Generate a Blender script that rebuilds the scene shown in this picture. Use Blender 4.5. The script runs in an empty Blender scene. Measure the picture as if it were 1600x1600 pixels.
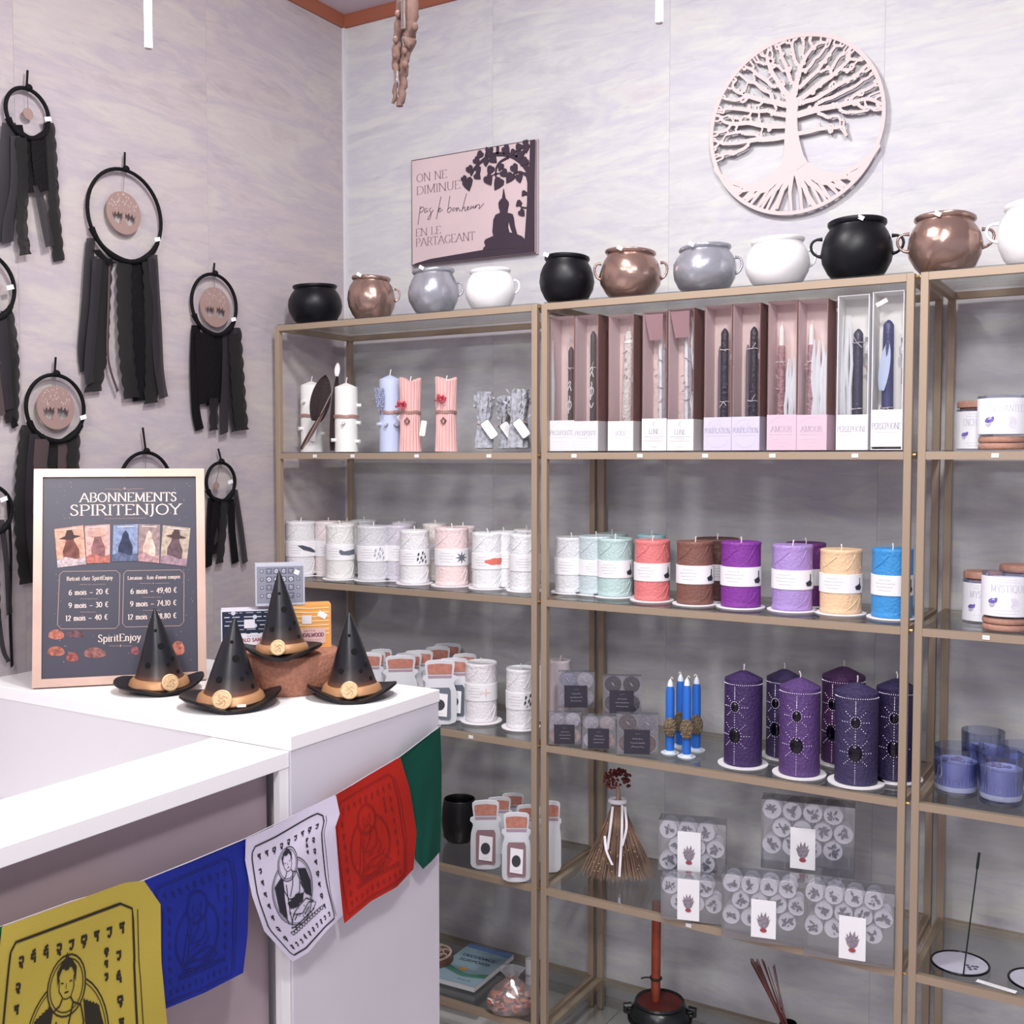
import bpy, math, random
from mathutils import Vector, Matrix, noise
from math import sin, cos, pi, radians, sqrt, atan2
C = bpy.context.scene.collection
RND = random.Random(7)

# ------------------------------------------------------------------ camera, world, lights, exposure
CAM = Vector((2.0555, -2.4978, 1.4087)); YAW = radians(30.9066); PITCH = radians(2.8402); FPX = 1714.23
fw = Vector((-sin(YAW)*cos(PITCH), cos(YAW)*cos(PITCH), -sin(PITCH)))
rt = Vector((cos(YAW), sin(YAW), 0)); up_ = rt.cross(fw)
cd = bpy.data.cameras.new('camera'); cam = bpy.data.objects.new('camera', cd); C.objects.link(cam)
cam.matrix_world = Matrix.Translation(CAM) @ Matrix((rt, up_, -fw)).transposed().to_4x4()
cd.sensor_fit = 'HORIZONTAL'; cd.sensor_width = 36; cd.lens = FPX/1600*36; cd.clip_start = .02
bpy.context.scene.camera = cam
sc = bpy.context.scene
sc.view_settings.view_transform = 'Standard'; sc.view_settings.look = 'None'
sc.view_settings.exposure = -0.10; sc.view_settings.gamma = 1; sc.view_settings.use_curve_mapping = False
w = bpy.data.worlds.new('shop_daylight'); sc.world = w; w.use_nodes = True
bg = w.node_tree.nodes['Background']; bg.inputs[0].default_value = (.905, .855, 1.0, 1); bg.inputs[1].default_value = .6

sc.cycles.transparent_max_bounces = 64; sc.cycles.max_bounces = 8

def area(name, loc, target, size, power, col=(1, .98, .975), sy=None):
    l = bpy.data.lights.new(name, 'AREA'); l.energy = power; l.size = size; l.color = col
    if sy: l.shape = 'RECTANGLE'; l.size_y = sy
    o = bpy.data.objects.new(name, l); C.objects.link(o); o.location = loc
    o.rotation_euler = (Vector(target)-Vector(loc)).to_track_quat('-Z', 'Y').to_euler(); return o
def spot(name, loc, target, power, angle, rad=.05, blend=.8, col=(1, .98, .975)):
    l = bpy.data.lights.new(name, 'SPOT'); l.energy = power; l.spot_size = radians(angle); l.spot_blend = blend
    l.shadow_soft_size = rad; l.color = col
    o = bpy.data.objects.new(name, l); C.objects.link(o); o.location = loc
    o.rotation_euler = (Vector(target)-Vector(loc)).to_track_quat('-Z', 'Y').to_euler(); return o
area('ceiling_light', (1.95, -1.75, 2.6), (1.8, -.6, .9), .24, 24)
area('ceiling_light', (1.05, -1.15, 2.6), (.85, -.8, .9), .16, 18.5)
area('ceiling_light', (1.75, -3.2, 2.62), (1.5, -.6, .7), .45, 40)
area('ceiling_light', (.8, -2.5, 2.6), (.6, -2.0, 0), .5, 14)

# ------------------------------------------------------------------ pixel helpers (points on real planes)
def ray(px, py): return fw + rt*((px-800)/FPX) - up_*((py-800)/FPX)
def at(ax, px, py, v):
    d = ray(px, py); return CAM + d*((v-CAM[ax])/d[ax])
def depth(p): return (Vector(p)-CAM).dot(fw)

# ------------------------------------------------------------------ materials
def lin(c):
    if isinstance(c, str): c = [int(c[i:i+2], 16)/255 for i in (0, 2, 4)]
    return tuple(x/12.92 if x <= .04045 else ((x+.055)/1.055)**2.4 for x in c[:3])+(1,)
MC = {}
def mat(col, rough=.5, metal=0, spec=.4, bump=0, bscale=60, var=0, sss=0, coat=0, emit=0, key=None):
    k = (col, rough, metal, spec, bump, bscale, var, sss, coat, emit)
    if k in MC: return MC[k]
    m = bpy.data.materials.new('paint_'+str(len(MC))); m.use_nodes = True; n = m.node_tree.nodes; L = m.node_tree.links
    b = n['Principled BSDF']; b.inputs['Base Color'].default_value = lin(col); b.inputs['Roughness'].default_value = rough
    b.inputs['Metallic'].default_value = metal; b.inputs['Specular IOR Level'].default_value = spec
    if sss: b.inputs['Subsurface Weight'].default_value = sss; b.inputs['Subsurface Radius'].default_value = (.02, .015, .015); b.inputs['Subsurface Scale'].default_value = .5
    if coat: b.inputs['Coat Weight'].default_value = coat
    if emit: b.inputs['Emission Color'].default_value = lin(col); b.inputs['Emission Strength'].default_value = emit
    if bump or var:
        tc = n.new('ShaderNodeTexCoord'); nz = n.new('ShaderNodeTexNoise'); nz.inputs['Scale'].default_value = bscale; nz.inputs['Detail'].default_value = 3
        L.new(tc.outputs['Object'], nz.inputs['Vector'])
        if bump:
            bp = n.new('ShaderNodeBump'); bp.inputs['Strength'].default_value = bump; bp.inputs['Distance'].default_value = .004
            L.new(nz.outputs[0], bp.inputs['Height']); L.new(bp.outputs[0], b.inputs['Normal'])
        if var:
            mx = n.new('ShaderNodeMix'); mx.data_type = 'RGBA'; c = lin(col)
            mx.inputs[6].default_value = tuple(x*(1-var) for x in c[:3])+(1,); mx.inputs[7].default_value = tuple(min(1, x*(1+var)) for x in c[:3])+(1,)
            rp = n.new('ShaderNodeMapRange'); rp.inputs[1].default_value = .35; rp.inputs[2].default_value = .65
            L.new(nz.outputs[0], rp.inputs[0]); L.new(rp.outputs[0], mx.inputs[0]); L.new(mx.outputs[2], b.inputs['Base Color'])
    MC[k] = m; return m
def clear(tint='ffffff', gloss=.12, rough=.03, milk=0, key='g'):
    k = ('clear', tint, gloss, rough, milk)
    if k in MC: return MC[k]
    m = bpy.data.materials.new('clear_'+str(len(MC))); m.use_nodes = True; n = m.node_tree.nodes; L = m.node_tree.links
    n.clear(); o = n.new('ShaderNodeOutputMaterial'); t = n.new('ShaderNodeBsdfTransparent'); g = n.new('ShaderNodeBsdfGlossy')
    t.inputs[0].default_value = lin(tint); g.inputs['Roughness'].default_value = rough
    f = n.new('ShaderNodeFresnel'); f.inputs[0].default_value = 1.45
    a = n.new('ShaderNodeMath'); a.operation = 'MULTIPLY_ADD'; a.inputs[1].default_value = .55; a.inputs[2].default_value = gloss*.12; a.use_clamp = True
    L.new(f.outputs[0], a.inputs[0]); x = n.new('ShaderNodeMixShader'); L.new(a.outputs[0], x.inputs[0]); L.new(t.outputs[0], x.inputs[1]); L.new(g.outputs[0], x.inputs[2])
    last = x
    if milk:
        d = n.new('ShaderNodeBsdfDiffuse'); d.inputs[0].default_value = lin('eef0f6'); y = n.new('ShaderNodeMixShader'); y.inputs[0].default_value = milk
        L.new(x.outputs[0], y.inputs[1]); L.new(d.outputs[0], y.inputs[2]); last = y
    L.new(last.outputs[0], o.inputs[0]); MC[k] = m; return m
def ramp(n, stops):
    r = n.new('ShaderNodeValToRGB'); e = r.color_ramp.elements
    while len(e) < len(stops): e.new(.5)
    for i, (p, c) in enumerate(stops): e[i].position = p; e[i].color = lin(c)
    return r
def wall_material(pal, pal2, name):
    m = bpy.data.materials.new(name); m.use_nodes = True; n = m.node_tree.nodes; L = m.node_tree.links
    b = n['Principled BSDF']; b.inputs['Roughness'].default_value = .42; b.inputs['Specular IOR Level'].default_value = .35
    tc = n.new('ShaderNodeTexCoord'); oi = n.new('ShaderNodeObjectInfo')
    def noisy(scale, sx, sz, det, off, dist=0):
        mp = n.new('ShaderNodeMapping'); mp.inputs['Scale'].default_value = (sx, sx, sz)
        cb = n.new('ShaderNodeVectorMath'); cb.operation = 'ADD'
        sx_ = n.new('ShaderNodeMath'); sx_.operation = 'MULTIPLY'; sx_.inputs[1].default_value = 37.0+off
        L.new(oi.outputs['Random'], sx_.inputs[0]); L.new(tc.outputs['Object'], cb.inputs[0]); L.new(sx_.outputs[0], cb.inputs[1])
        L.new(cb.outputs[0], mp.inputs[0])
        z = n.new('ShaderNodeTexNoise'); z.inputs['Scale'].default_value = scale; z.inputs['Detail'].default_value = det; z.inputs['Distortion'].default_value = dist
        z.inputs['Roughness'].default_value = .62
        L.new(mp.outputs[0], z.inputs['Vector']); return z
    a = noisy(4.2, 1.0, 5.2, 8, 0, .5); r1 = ramp(n, pal); L.new(a.outputs[0], r1.inputs[0])
    c = noisy(1.9, .9, 3.2, 6, 11, .6); r2 = ramp(n, pal2); L.new(c.outputs[0], r2.inputs[0])
    d = noisy(8, .8, 6.0, 8, 5, .8); r3 = ramp(n, [(.60, '000000'), (.72, 'ffffff')]); L.new(d.outputs[0], r3.inputs[0])
    x = n.new('ShaderNodeMix'); x.data_type = 'RGBA'; x.inputs[0].default_value = .55
    L.new(r1.outputs[0], x.inputs[6]); L.new(r2.outputs[0], x.inputs[7])
    y = n.new('ShaderNodeMix'); y.data_type = 'RGBA'; y.blend_type = 'MULTIPLY'
    k = n.new('ShaderNodeMath'); k.operation = 'MULTIPLY'; k.inputs[1].default_value = .3
    L.new(r3.outputs[0], k.inputs[0]); L.new(k.outputs[0], y.inputs[0])
    L.new(x.outputs[2], y.inputs[6]); y.inputs[7].default_value = lin('bcb9c6'); L.new(y.outputs[2], b.inputs['Base Color'])
    bp = n.new('ShaderNodeBump'); bp.inputs['Strength'].default_value = .12; bp.inputs['Distance'].default_value = .002
    L.new(d.outputs[0], bp.inputs['Height']); L.new(bp.outputs[0], b.inputs['Normal'])
    return m

# ------------------------------------------------------------------ mesh builder
class MB:
    def __init__(s): s.v = []; s.f = []
    def add(s, vs, fs):
        o = len(s.v); s.v += [tuple(v) for v in vs]; s.f += [tuple(o+i for i in f) for f in fs]; return s
    def box(s, c, d, rot=None):
        x, y, z = d[0]/2, d[1]/2, d[2]/2
        vs = [Vector((a, b, e)) for a in (-x, x) for b in (-y, y) for e in (-z, z)]
        if rot is not None: vs = [rot @ v for v in vs]
        c = Vector(c); return s.add([c+v for v in vs], [(0, 1, 3, 2), (4, 6, 7, 5), (0, 4, 5, 1), (2, 3, 7, 6), (0, 2, 6, 4), (1, 5, 7, 3)])
    def span(s, a, b): return s.box([(a[i]+b[i])/2 for i in range(3)], [abs(a[i]-b[i]) for i in range(3)])
    def bevbox(s, c, d, r, rot=None):
        # box with rounded vertical edges
        x, y = d[0]/2, d[1]/2; pts = []
        for qx, qy, a0 in ((x-r, y-r, 0), (-x+r, y-r, 90), (-x+r, -y+r, 180), (x-r, -y+r, 270)):
            for k in range(4): a = radians(a0+30*k); pts.append((qx+r*cos(a), qy+r*sin(a)))
        R = rot or Matrix.Identity(3); c = Vector(c)
        N = len(pts); vs = [c+R @ Vector((p[0], p[1], zz)) for zz in (-d[2]/2, d[2]/2) for p in pts]
        return s.add(vs, [tuple(range(N))[::-1], tuple(range(N, 2*N))]+[(i, (i+1) % N, N+(i+1) % N, N+i) for i in range(N)])
    def lathe(s, prof, seg=24, c=(0, 0, 0), fn=None):
        n = len(prof); vs = []; c = Vector(c)
        for r, z in prof:
            for k in range(seg):
                a = 2*pi*k/seg; p = Vector((r*cos(a), r*sin(a), z))
                if fn: p = fn(p, a)
                vs.append(c+p)
        fs = [(i*seg+k, i*seg+(k+1) % seg, (i+1)*seg+(k+1) % seg, (i+1)*seg+k) for i in range(n-1) for k in range(seg)]
        fs += [tuple(range(seg))[::-1], tuple(range((n-1)*seg, n*seg))]
        return s.add(vs, fs)
    def cyl(s, c, r, h, seg=20): return s.lathe([(r, 0), (r, h)], seg, c)
    def tube(s, path, rad, seg=8, closed=False, flat=None):
        path = [Vector(p) for p in path]; n = len(path); vs = []; N0 = None
        for i, p in enumerate(path):
            t = (path[(i+1) % n]-path[i-1]) if closed else (path[min(i+1, n-1)]-path[max(i-1, 0)])
            t = t.normalized() if t.length > 1e-9 else Vector((0, 0, 1))
            if N0 is None: N0 = t.orthogonal().normalized() if flat is None else (Vector(flat)-t*Vector(flat).dot(t)).normalized()
            else:
                N0 = (N0-t*N0.dot(t)); N0 = N0.normalized() if N0.length > 1e-6 else t.orthogonal().normalized()
            B = t.cross(N0); r = rad[i] if isinstance(rad, (list, tuple)) else rad
            for k in range(seg):
                a = 2*pi*k/seg; vs.append(p+(N0*cos(a)+B*sin(a))*r)
        m = n if closed else n-1
        fs = [(i*seg+k, i*seg+(k+1) % seg, ((i+1) % n)*seg+(k+1) % seg, ((i+1) % n)*seg+k) for i in range(m) for k in range(seg)]
        if not closed: fs += [tuple(range(seg))[::-1], tuple(range((n-1)*seg, n*seg))]
        return s.add(vs, fs)
    def ball(s, c, r, seg=10, rings=6, sc=(1, 1, 1)):
        pr = [(r*sin(pi*i/rings) if 0 < i < rings else r*.02, -r*cos(pi*i/rings)) for i in range(rings+1)]
        return s.lathe(pr, seg, c, lambda p, a: Vector((p.x*sc[0], p.y*sc[1], p.z*sc[2])))
    def prism(s, pts, P, o0, o1):
        # polygon (u,v) through mapping P(u,v,off), between offsets o0 < o1
        N = len(pts); vs = [P(u, v, o0) for u, v in pts]+[P(u, v, o1) for u, v in pts]
        return s.add(vs, [tuple(range(N))[::-1], tuple(range(N, 2*N))]+[(i, (i+1) % N, N+(i+1) % N, N+i) for i in range(N)])
    def fill(s, pts, P, o=.0004): return s.add([P(u, v, o) for u, v in pts], [tuple(range(len(pts)))])
    def hatch(s, pts, P, step, o=.0006):
        # filled outline cut into narrow upright strips, so that it follows a curved surface
        x = min(p[0] for p in pts); x1 = max(p[0] for p in pts)
        while x < x1:
            xm = min(x+step/2, (x+x1)/2); ys = []
            for (ax, ay), (bx, by) in zip(pts, pts[1:]+pts[:1]):
                if (ax <= xm < bx) or (bx <= xm < ax): ys.append(ay+(by-ay)*(xm-ax)/(bx-ax))
            ys.sort(); xe = min(x+step*1.01, x1)
            for a, b in zip(ys[::2], ys[1::2]): s.add([P(x, a, o), P(xe, a, o), P(xe, b, o), P(x, b, o)], [(0, 1, 2, 3)])
            x += step
        return s
    def ribbon(s, pts, P, wd, o=.0005, thick=0, fine=None):
        # stroke through (u,v) points, wd constant or list
        if fine:
            q = []
            for a, b in zip(pts, pts[1:]):
                k = max(1, int(math.dist(a, b)/fine)); q += [(a[0]+(b[0]-a[0])*j/k, a[1]+(b[1]-a[1])*j/k) for j in range(k)]
            pts = q+[pts[-1]]
        n = len(pts); Lf = []; Rg = []
        for i in range(n):
            a = pts[max(i-1, 0)]; b = pts[min(i+1, n-1)]; dx, dy = b[0]-a[0], b[1]-a[1]; l = math.hypot(dx, dy) or 1
            ww = (wd[i] if isinstance(wd, (list, tuple)) else wd)/2
            nx, ny = -dy/l*ww, dx/l*ww; Lf.append((pts[i][0]+nx, pts[i][1]+ny)); Rg.append((pts[i][0]-nx, pts[i][1]-ny))
        vs = [P(u, v, o) for u, v in Lf]+[P(u, v, o) for u, v in Rg]
        fs = [(i, i+1, n+i+1, n+i) for i in range(n-1)]
        if thick:
            vs += [P(u, v, o-thick) for u, v in Lf]+[P(u, v, o-thick) for u, v in Rg]
            fs += [(2*n+i, 3*n+i, 3*n+i+1, 2*n+i+1) for i in range(n-1)]+[(i, 2*n+i, 2*n+i+1, i+1) for i in range(n-1)]
            fs += [(n+i, n+i+1, 3*n+i+1, 3*n+i) for i in range(n-1)]+[(0, n, 3*n, 2*n), (n-1, 3*n-1, 4*n-1, 2*n-1)]
        return s.add(vs, fs)
    def build(s, name, m, parent=None, smooth=False, label=None, kind=None, bev=0):
        me = bpy.data.meshes.new(name); me.from_pydata(s.v, [], s.f)
        me.materials.append(m)
        if smooth: me.shade_smooth(); 
        me.update(); o = bpy.data.objects.new(name, me); C.objects.link(o)
        if smooth:
            try: me.set_sharp_from_angle(angle=radians(50))
            except Exception: pass
        if parent: o.parent = parent
        if label: o['label'] = label
        if kind: o['kind'] = kind
        if bev:
            md = o.modifiers.new('bevel', 'BEVEL'); md.width = bev; md.segments = 2; md.limit_method = 'ANGLE'
        return o
def tag(o, label, cat, group=None, kind=None):
    o['label'] = label; o['category'] = cat
    if group: o['group'] = group
    if kind: o['kind'] = kind
    return o
def thing(name, label, cat, loc=(0, 0, 0), rz=0, group=None):
    o = bpy.data.objects.new(name, None); C.objects.link(o); o.location = loc; o.rotation_euler = (0, 0, rz); o.empty_display_size = .05
    return tag(o, label, cat, group)
def struct(mb, name, m, parent=None, **k): return mb.build(name, m, parent, kind='structure', **k)
def plane(o, ex, ey, n=None):
    o = Vector(o); ex = Vector(ex); ey = Vector(ey); n = Vector(n) if n else ex.cross(ey).normalized()
    return lambda u, v, off=0: o+ex*u+ey*v+n*off
def cylmap(r, z0=0, a0=-pi/2):
    # u metres along circumference (0 at angle a0), v height
    return lambda u, v, off=0: Vector(((r+off)*cos(a0+u/r), (r+off)*sin(a0+u/r), z0+v))
def smoothpts(p, k=4):
    out = []; n = len(p)
    for i in range(n-1):
        a, b, c, d = p[max(i-1, 0)], p[i], p[i+1], p[min(i+2, n-1)]
        for j in range(k):
            t = j/k; out.append(tuple(.5*(2*b[q]+(c[q]-a[q])*t+(2*a[q]-5*b[q]+4*c[q]-d[q])*t*t+(3*b[q]-a[q]-3*c[q]+d[q])*t**3) for q in range(len(b))))
    return out+[tuple(p[-1])]
def ell(cx, cy, rx, ry, n=20, a0=0, a1=360): return [(cx+rx*cos(radians(a0+(a1-a0)*i/(n if a1-a0 < 360 else n))), cy+ry*sin(radians(a0+(a1-a0)*i/n))) for i in range(n+(1 if a1-a0 < 360 else 0))]

# ------------------------------------------------------------------ lettering (drawn stroke by stroke)
G = {}
def _g(t):
    for ln in t.strip().split('\n'):
        ch, wd, st = ln.strip().split(' ', 2); L_ = []
        for q in st.split(';'):
            sm = q.startswith('~'); q = q.lstrip('~'); p = [tuple(float(x) for x in z.split(',')) for z in q.split()]
            L_.append((smoothpts(p, 3) if sm else p, sm))
        G[ch] = (float(wd), L_)
_g('''
A 88 2,0 44,100 86,0;18,36 70,36
B 70 12,0 12,100;~12,100 45,99 60,77 45,54 12,52;~12,52 50,50 67,26 50,2 12,0
C 78 ~74,80 58,97 34,97 12,78 6,50 12,22 34,3 58,3 76,20
D 84 12,0 12,100;~12,100 45,98 74,78 80,50 74,22 45,2 12,0
E 66 12,0 12,100;12,100 60,100 60,86;12,52 46,52;12,0 64,0 64,14
F 62 12,0 12,100;12,100 60,100 60,86;12,52 46,52
G 84 ~74,80 58,97 34,97 12,78 6,50 12,22 34,3 58,3 74,12;74,12 74,42
H 86 12,0 12,100;74,0 74,100;12,52 74,52
I 26 13,0 13,100
J 34 20,100 20,10;~20,10 12,-12 0,-16
K 76 12,0 12,100;68,100 12,46;30,60 72,0
L 62 12,0 12,100;12,0 60,0 60,16
M 104 14,0 14,100;14,100 52,8 90,100;90,100 90,0
N 90 12,0 12,100;12,100 78,0;78,0 78,100
O 90 ~45,100 16,84 6,50 16,16 45,0 74,16 84,50 74,84 45,100
P 66 12,0 12,100;~12,100 48,98 62,74 48,50 12,47
Q 90 ~45,100 16,84 6,50 16,16 45,0 74,16 84,50 74,84 45,100;50,14 84,-14
R 76 12,0 12,100;~12,100 46,98 60,75 46,52 12,50;36,50 72,0
S 56 ~46,84 38,98 20,99 8,84 12,66 36,48 48,30 44,10 24,0 8,8 4,22
T 72 36,0 36,100;4,86 4,100 68,100 68,86
U 82 12,100 12,30;~12,30 22,5 41,0 60,5 70,30;70,30 70,100
V 84 2,100 42,0 82,100
W 116 2,100 32,0 58,90 84,0 114,100
X 78 4,100 72,0;70,100 4,0
Y 76 2,100 38,48 74,100;38,48 38,0
Z 70 6,86 6,100 62,100 4,0 64,0 64,14
a 52 ~8,56 24,66 40,56 40,30;40,40 40,0;~40,38 14,30 6,14 18,0 40,14
b 56 10,0 10,104;~10,50 28,66 46,52 50,32 44,8 28,-1 10,12
c 46 ~42,54 28,66 10,54 5,32 12,8 28,-1 42,10
d 56 46,0 46,104;~46,50 28,66 10,54 5,32 12,8 28,-1 46,12
e 50 ~8,36 42,38 40,56 26,66 10,54 5,32 12,8 28,-1 43,10
f 32 14,0 14,84;~14,84 22,104 36,98;2,64 30,64
g 52 ~44,62 28,66 10,52 10,38 28,28 42,40 42,54 28,66;~14,30 10,16 40,8 44,-14 26,-30 6,-20 12,0
h 56 10,0 10,104;~10,48 28,66 44,54;44,54 44,0
i 22 11,0 11,66;9,88 13,92
j 22 11,66 11,-14;~11,-14 4,-28 -6,-26;9,88 13,92
l 22 11,0 11,104
m 84 10,0 10,66;~10,48 26,66 40,54;40,54 40,0;~40,48 56,66 70,54;70,54 70,0
n 56 10,0 10,66;~10,48 28,66 44,54;44,54 44,0
o 54 ~27,66 10,54 5,32 10,10 27,-1 44,10 49,32 44,54 27,66
p 56 10,-30 10,66;~10,50 28,66 46,52 50,32 44,8 28,-1 10,12
r 38 10,0 10,66;~10,44 20,62 34,62
s 40 ~34,54 20,66 8,54 12,40 30,26 34,12 20,-1 5,10
t 34 14,90 14,12;~14,12 20,0 32,4;2,64 30,64
u 56 10,66 10,16;~10,16 22,-1 44,14;44,66 44,0
v 50 4,66 25,0 46,66
x 48 6,66 42,0;42,66 6,0
y 52 6,66 27,4;~46,66 27,4 14,-28 2,-26
z 46 6,66 40,66 6,0 42,0
0 60 ~30,100 10,80 6,50 10,20 30,0 50,20 54,50 50,80 30,100
1 36 6,84 20,100;20,100 20,0
2 56 ~8,80 26,100 46,84 44,62 6,2;6,2 50,2
3 54 ~8,86 28,100 44,80 24,54;~24,54 48,34 40,6 20,0 4,12
4 60 44,0 44,100;44,100 4,30 56,30
6 58 ~48,96 20,80 6,40 14,6 32,0 50,14 50,42 32,56 10,42
7 54 6,100 50,100 18,0
8 56 ~28,100 10,78 28,54 48,28 28,0 8,28 28,54 46,78 28,100
9 58 ~10,4 38,20 52,60 44,94 26,100 8,86 8,58 26,44 48,58
. 20 8,0 12,4
, 20 11,6 7,-14
- 40 6,34 34,34
— 70 6,34 64,34
' 16 8,80 9,100
€ 66 ~60,88 40,99 20,80 16,50 20,20 40,1 60,12;4,58 48,58;4,42 44,42
''')
def text(mb, s, P, x, y, h, wt=.13, thin=.45, serif=True, align='c', space=.10, o=.0006, width=None):
    k = h/100; tot = sum((G[c][0] if c in G else 40)+space*100 for c in s)-space*100
    sx = k if width is None else width/tot
    cx = x-tot*sx*(.5 if align == 'c' else 0 if align == 'l' else 1)
    for c in s:
        if c in G:
            wd, sts = G[c]
            for p, sm in sts:
                q = [(cx+a*sx, y+b*k) for a, b in p]; ws = []
                for i in range(len(q)):
                    a = q[max(i-1, 0)]; b = q[min(i+1, len(q)-1)]; l = math.dist(a, b) or 1
                    ws.append(h*wt*(thin+(1-thin)*abs(b[1]-a[1])/l))
                if sm: mb.ribbon(q, P, ws, o)
                else:
                    for a, b in zip(q, q[1:]):
                        l = math.dist(a, b) or 1; ww = h*wt*(thin+(1-thin)*(abs(b[1]-a[1])/l)**1.5)
                        mb.ribbon([a, b], P, ww, o)
                    if serif and len(p) >= 2:
                        for e, f_ in ((p[0], p[1]), (p[-1], p[-2])):
                            if abs(e[1]-f_[1]) > 40 and e[1] in (0, 100, 66, 104, -30):
                                ex = cx+e[0]*sx; ey = y+e[1]*k; hw = 13*sx
                                mb.ribbon([(ex-hw, ey), (ex+hw, ey)], P, h*wt*thin*.8, o)
            cx += (wd+space*100)*sx
        else: cx += (40+space*100)*sx
    return mb
def scribble(mb, P, x0, x1, y, h, wt=.16, o=.0006, seed=0):
    r = random.Random(seed); x = x0
    while x < x1:
        l = h*r.uniform(.5, 1.6)
        mb.ribbon([(x, y+h*r.uniform(0, .3)), (min(x1, x+l*.5), y+h*r.uniform(.3, .8)), (min(x1, x+l), y+h*r.uniform(0, .4))], P, h*wt*2, o); x += l+h*.35

# ================================================================== THE ROOM
ZC = 2.6635; RX = 4.6; RY = -5.2
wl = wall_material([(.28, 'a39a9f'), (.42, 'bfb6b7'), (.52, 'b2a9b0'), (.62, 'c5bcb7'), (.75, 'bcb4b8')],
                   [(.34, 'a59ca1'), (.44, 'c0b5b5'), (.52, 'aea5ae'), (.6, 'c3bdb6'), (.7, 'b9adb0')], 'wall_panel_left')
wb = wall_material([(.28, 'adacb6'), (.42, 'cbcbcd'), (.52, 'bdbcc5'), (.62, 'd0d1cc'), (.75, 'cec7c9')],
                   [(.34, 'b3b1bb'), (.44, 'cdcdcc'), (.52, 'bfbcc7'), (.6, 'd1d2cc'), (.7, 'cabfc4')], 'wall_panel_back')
joint = mat('c9c4cb', .6)
struct(MB().span((-.12, RY, -.02), (-.0015, .12, ZC+.02)), 'wall_left', joint)
wlo = bpy.data.objects['wall_left']
struct(MB().span((-.0015, .0015, -.02), (RX, .12, ZC+.02)), 'wall_back', joint)
wbo = bpy.data.objects['wall_back']
y = 0.0; k = 0
while y > RY+.01:
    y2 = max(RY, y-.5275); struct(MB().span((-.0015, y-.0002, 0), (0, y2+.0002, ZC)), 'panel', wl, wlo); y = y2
x = 0.0
while x < RX-.01:
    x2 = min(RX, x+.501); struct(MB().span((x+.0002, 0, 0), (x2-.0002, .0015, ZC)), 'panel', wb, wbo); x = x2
cm = mat('c9b9c2', .8)
struct(MB().span((-.1, RY, ZC), (RX, .1, ZC+.05)), 'ceiling', cm)
grout = mat('9a949c', .8)
struct(MB().span((-.1, RY, -.06), (RX, .1, -.004)), 'floor', grout)
flo = bpy.data.objects['floor']; tm = mat('cfcaca', .25, bump=.03, bscale=12, var=.05)
for i in range(8):
    for j in range(9):
        x0 = -.32+i*.605; y0 = .06-j*.605
        a = max(x0, 0); b = min(x0+.601, RX); c = min(y0, 0); d = max(y0-.601, RY)
        if b-a > .05 and c-d > .05: struct(MB().span((a, c, -.006), (b, d, 0)), 'tile', tm, flo)
terra = mat('9a5b45', .55)
P_ = [(0, 0), (0, -.033), (.006, -.033), (.010, -.029), (.016, -.006), (.016, 0)]
struct(MB().add([(0+a, 0, ZC+b) for a, b in P_]+[(a, RY, ZC+b) for a, b in P_], [tuple(range(6)), tuple(range(11, 5, -1))]+[(i, (i+1) % 6, 6+(i+1) % 6, 6+i) for i in range(6)]), 'trim_1', terra)
struct(MB().add([(0, -a, ZC+b) for a, b in P_]+[(RX, -a, ZC+b) for a, b in P_], [tuple(range(6)), tuple(range(11, 5, -1))]+[(i, (i+1) % 6, 6+(i+1) % 6, 6+i) for i in range(6)]), 'trim_2', terra)
struct(MB().span((0, -.009, 0), (.009, 0, ZC-.033)), 'trim_3', mat('d8d5da', .5))
bb = mat('8f897f', .5)
struct(MB().span((0, -.012, 0), (RX, 0, .022)), 'baseboard_back', bb)
struct(MB().span((0, -.012, 0), (.012, RY, .022)), 'baseboard_left', bb)

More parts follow.
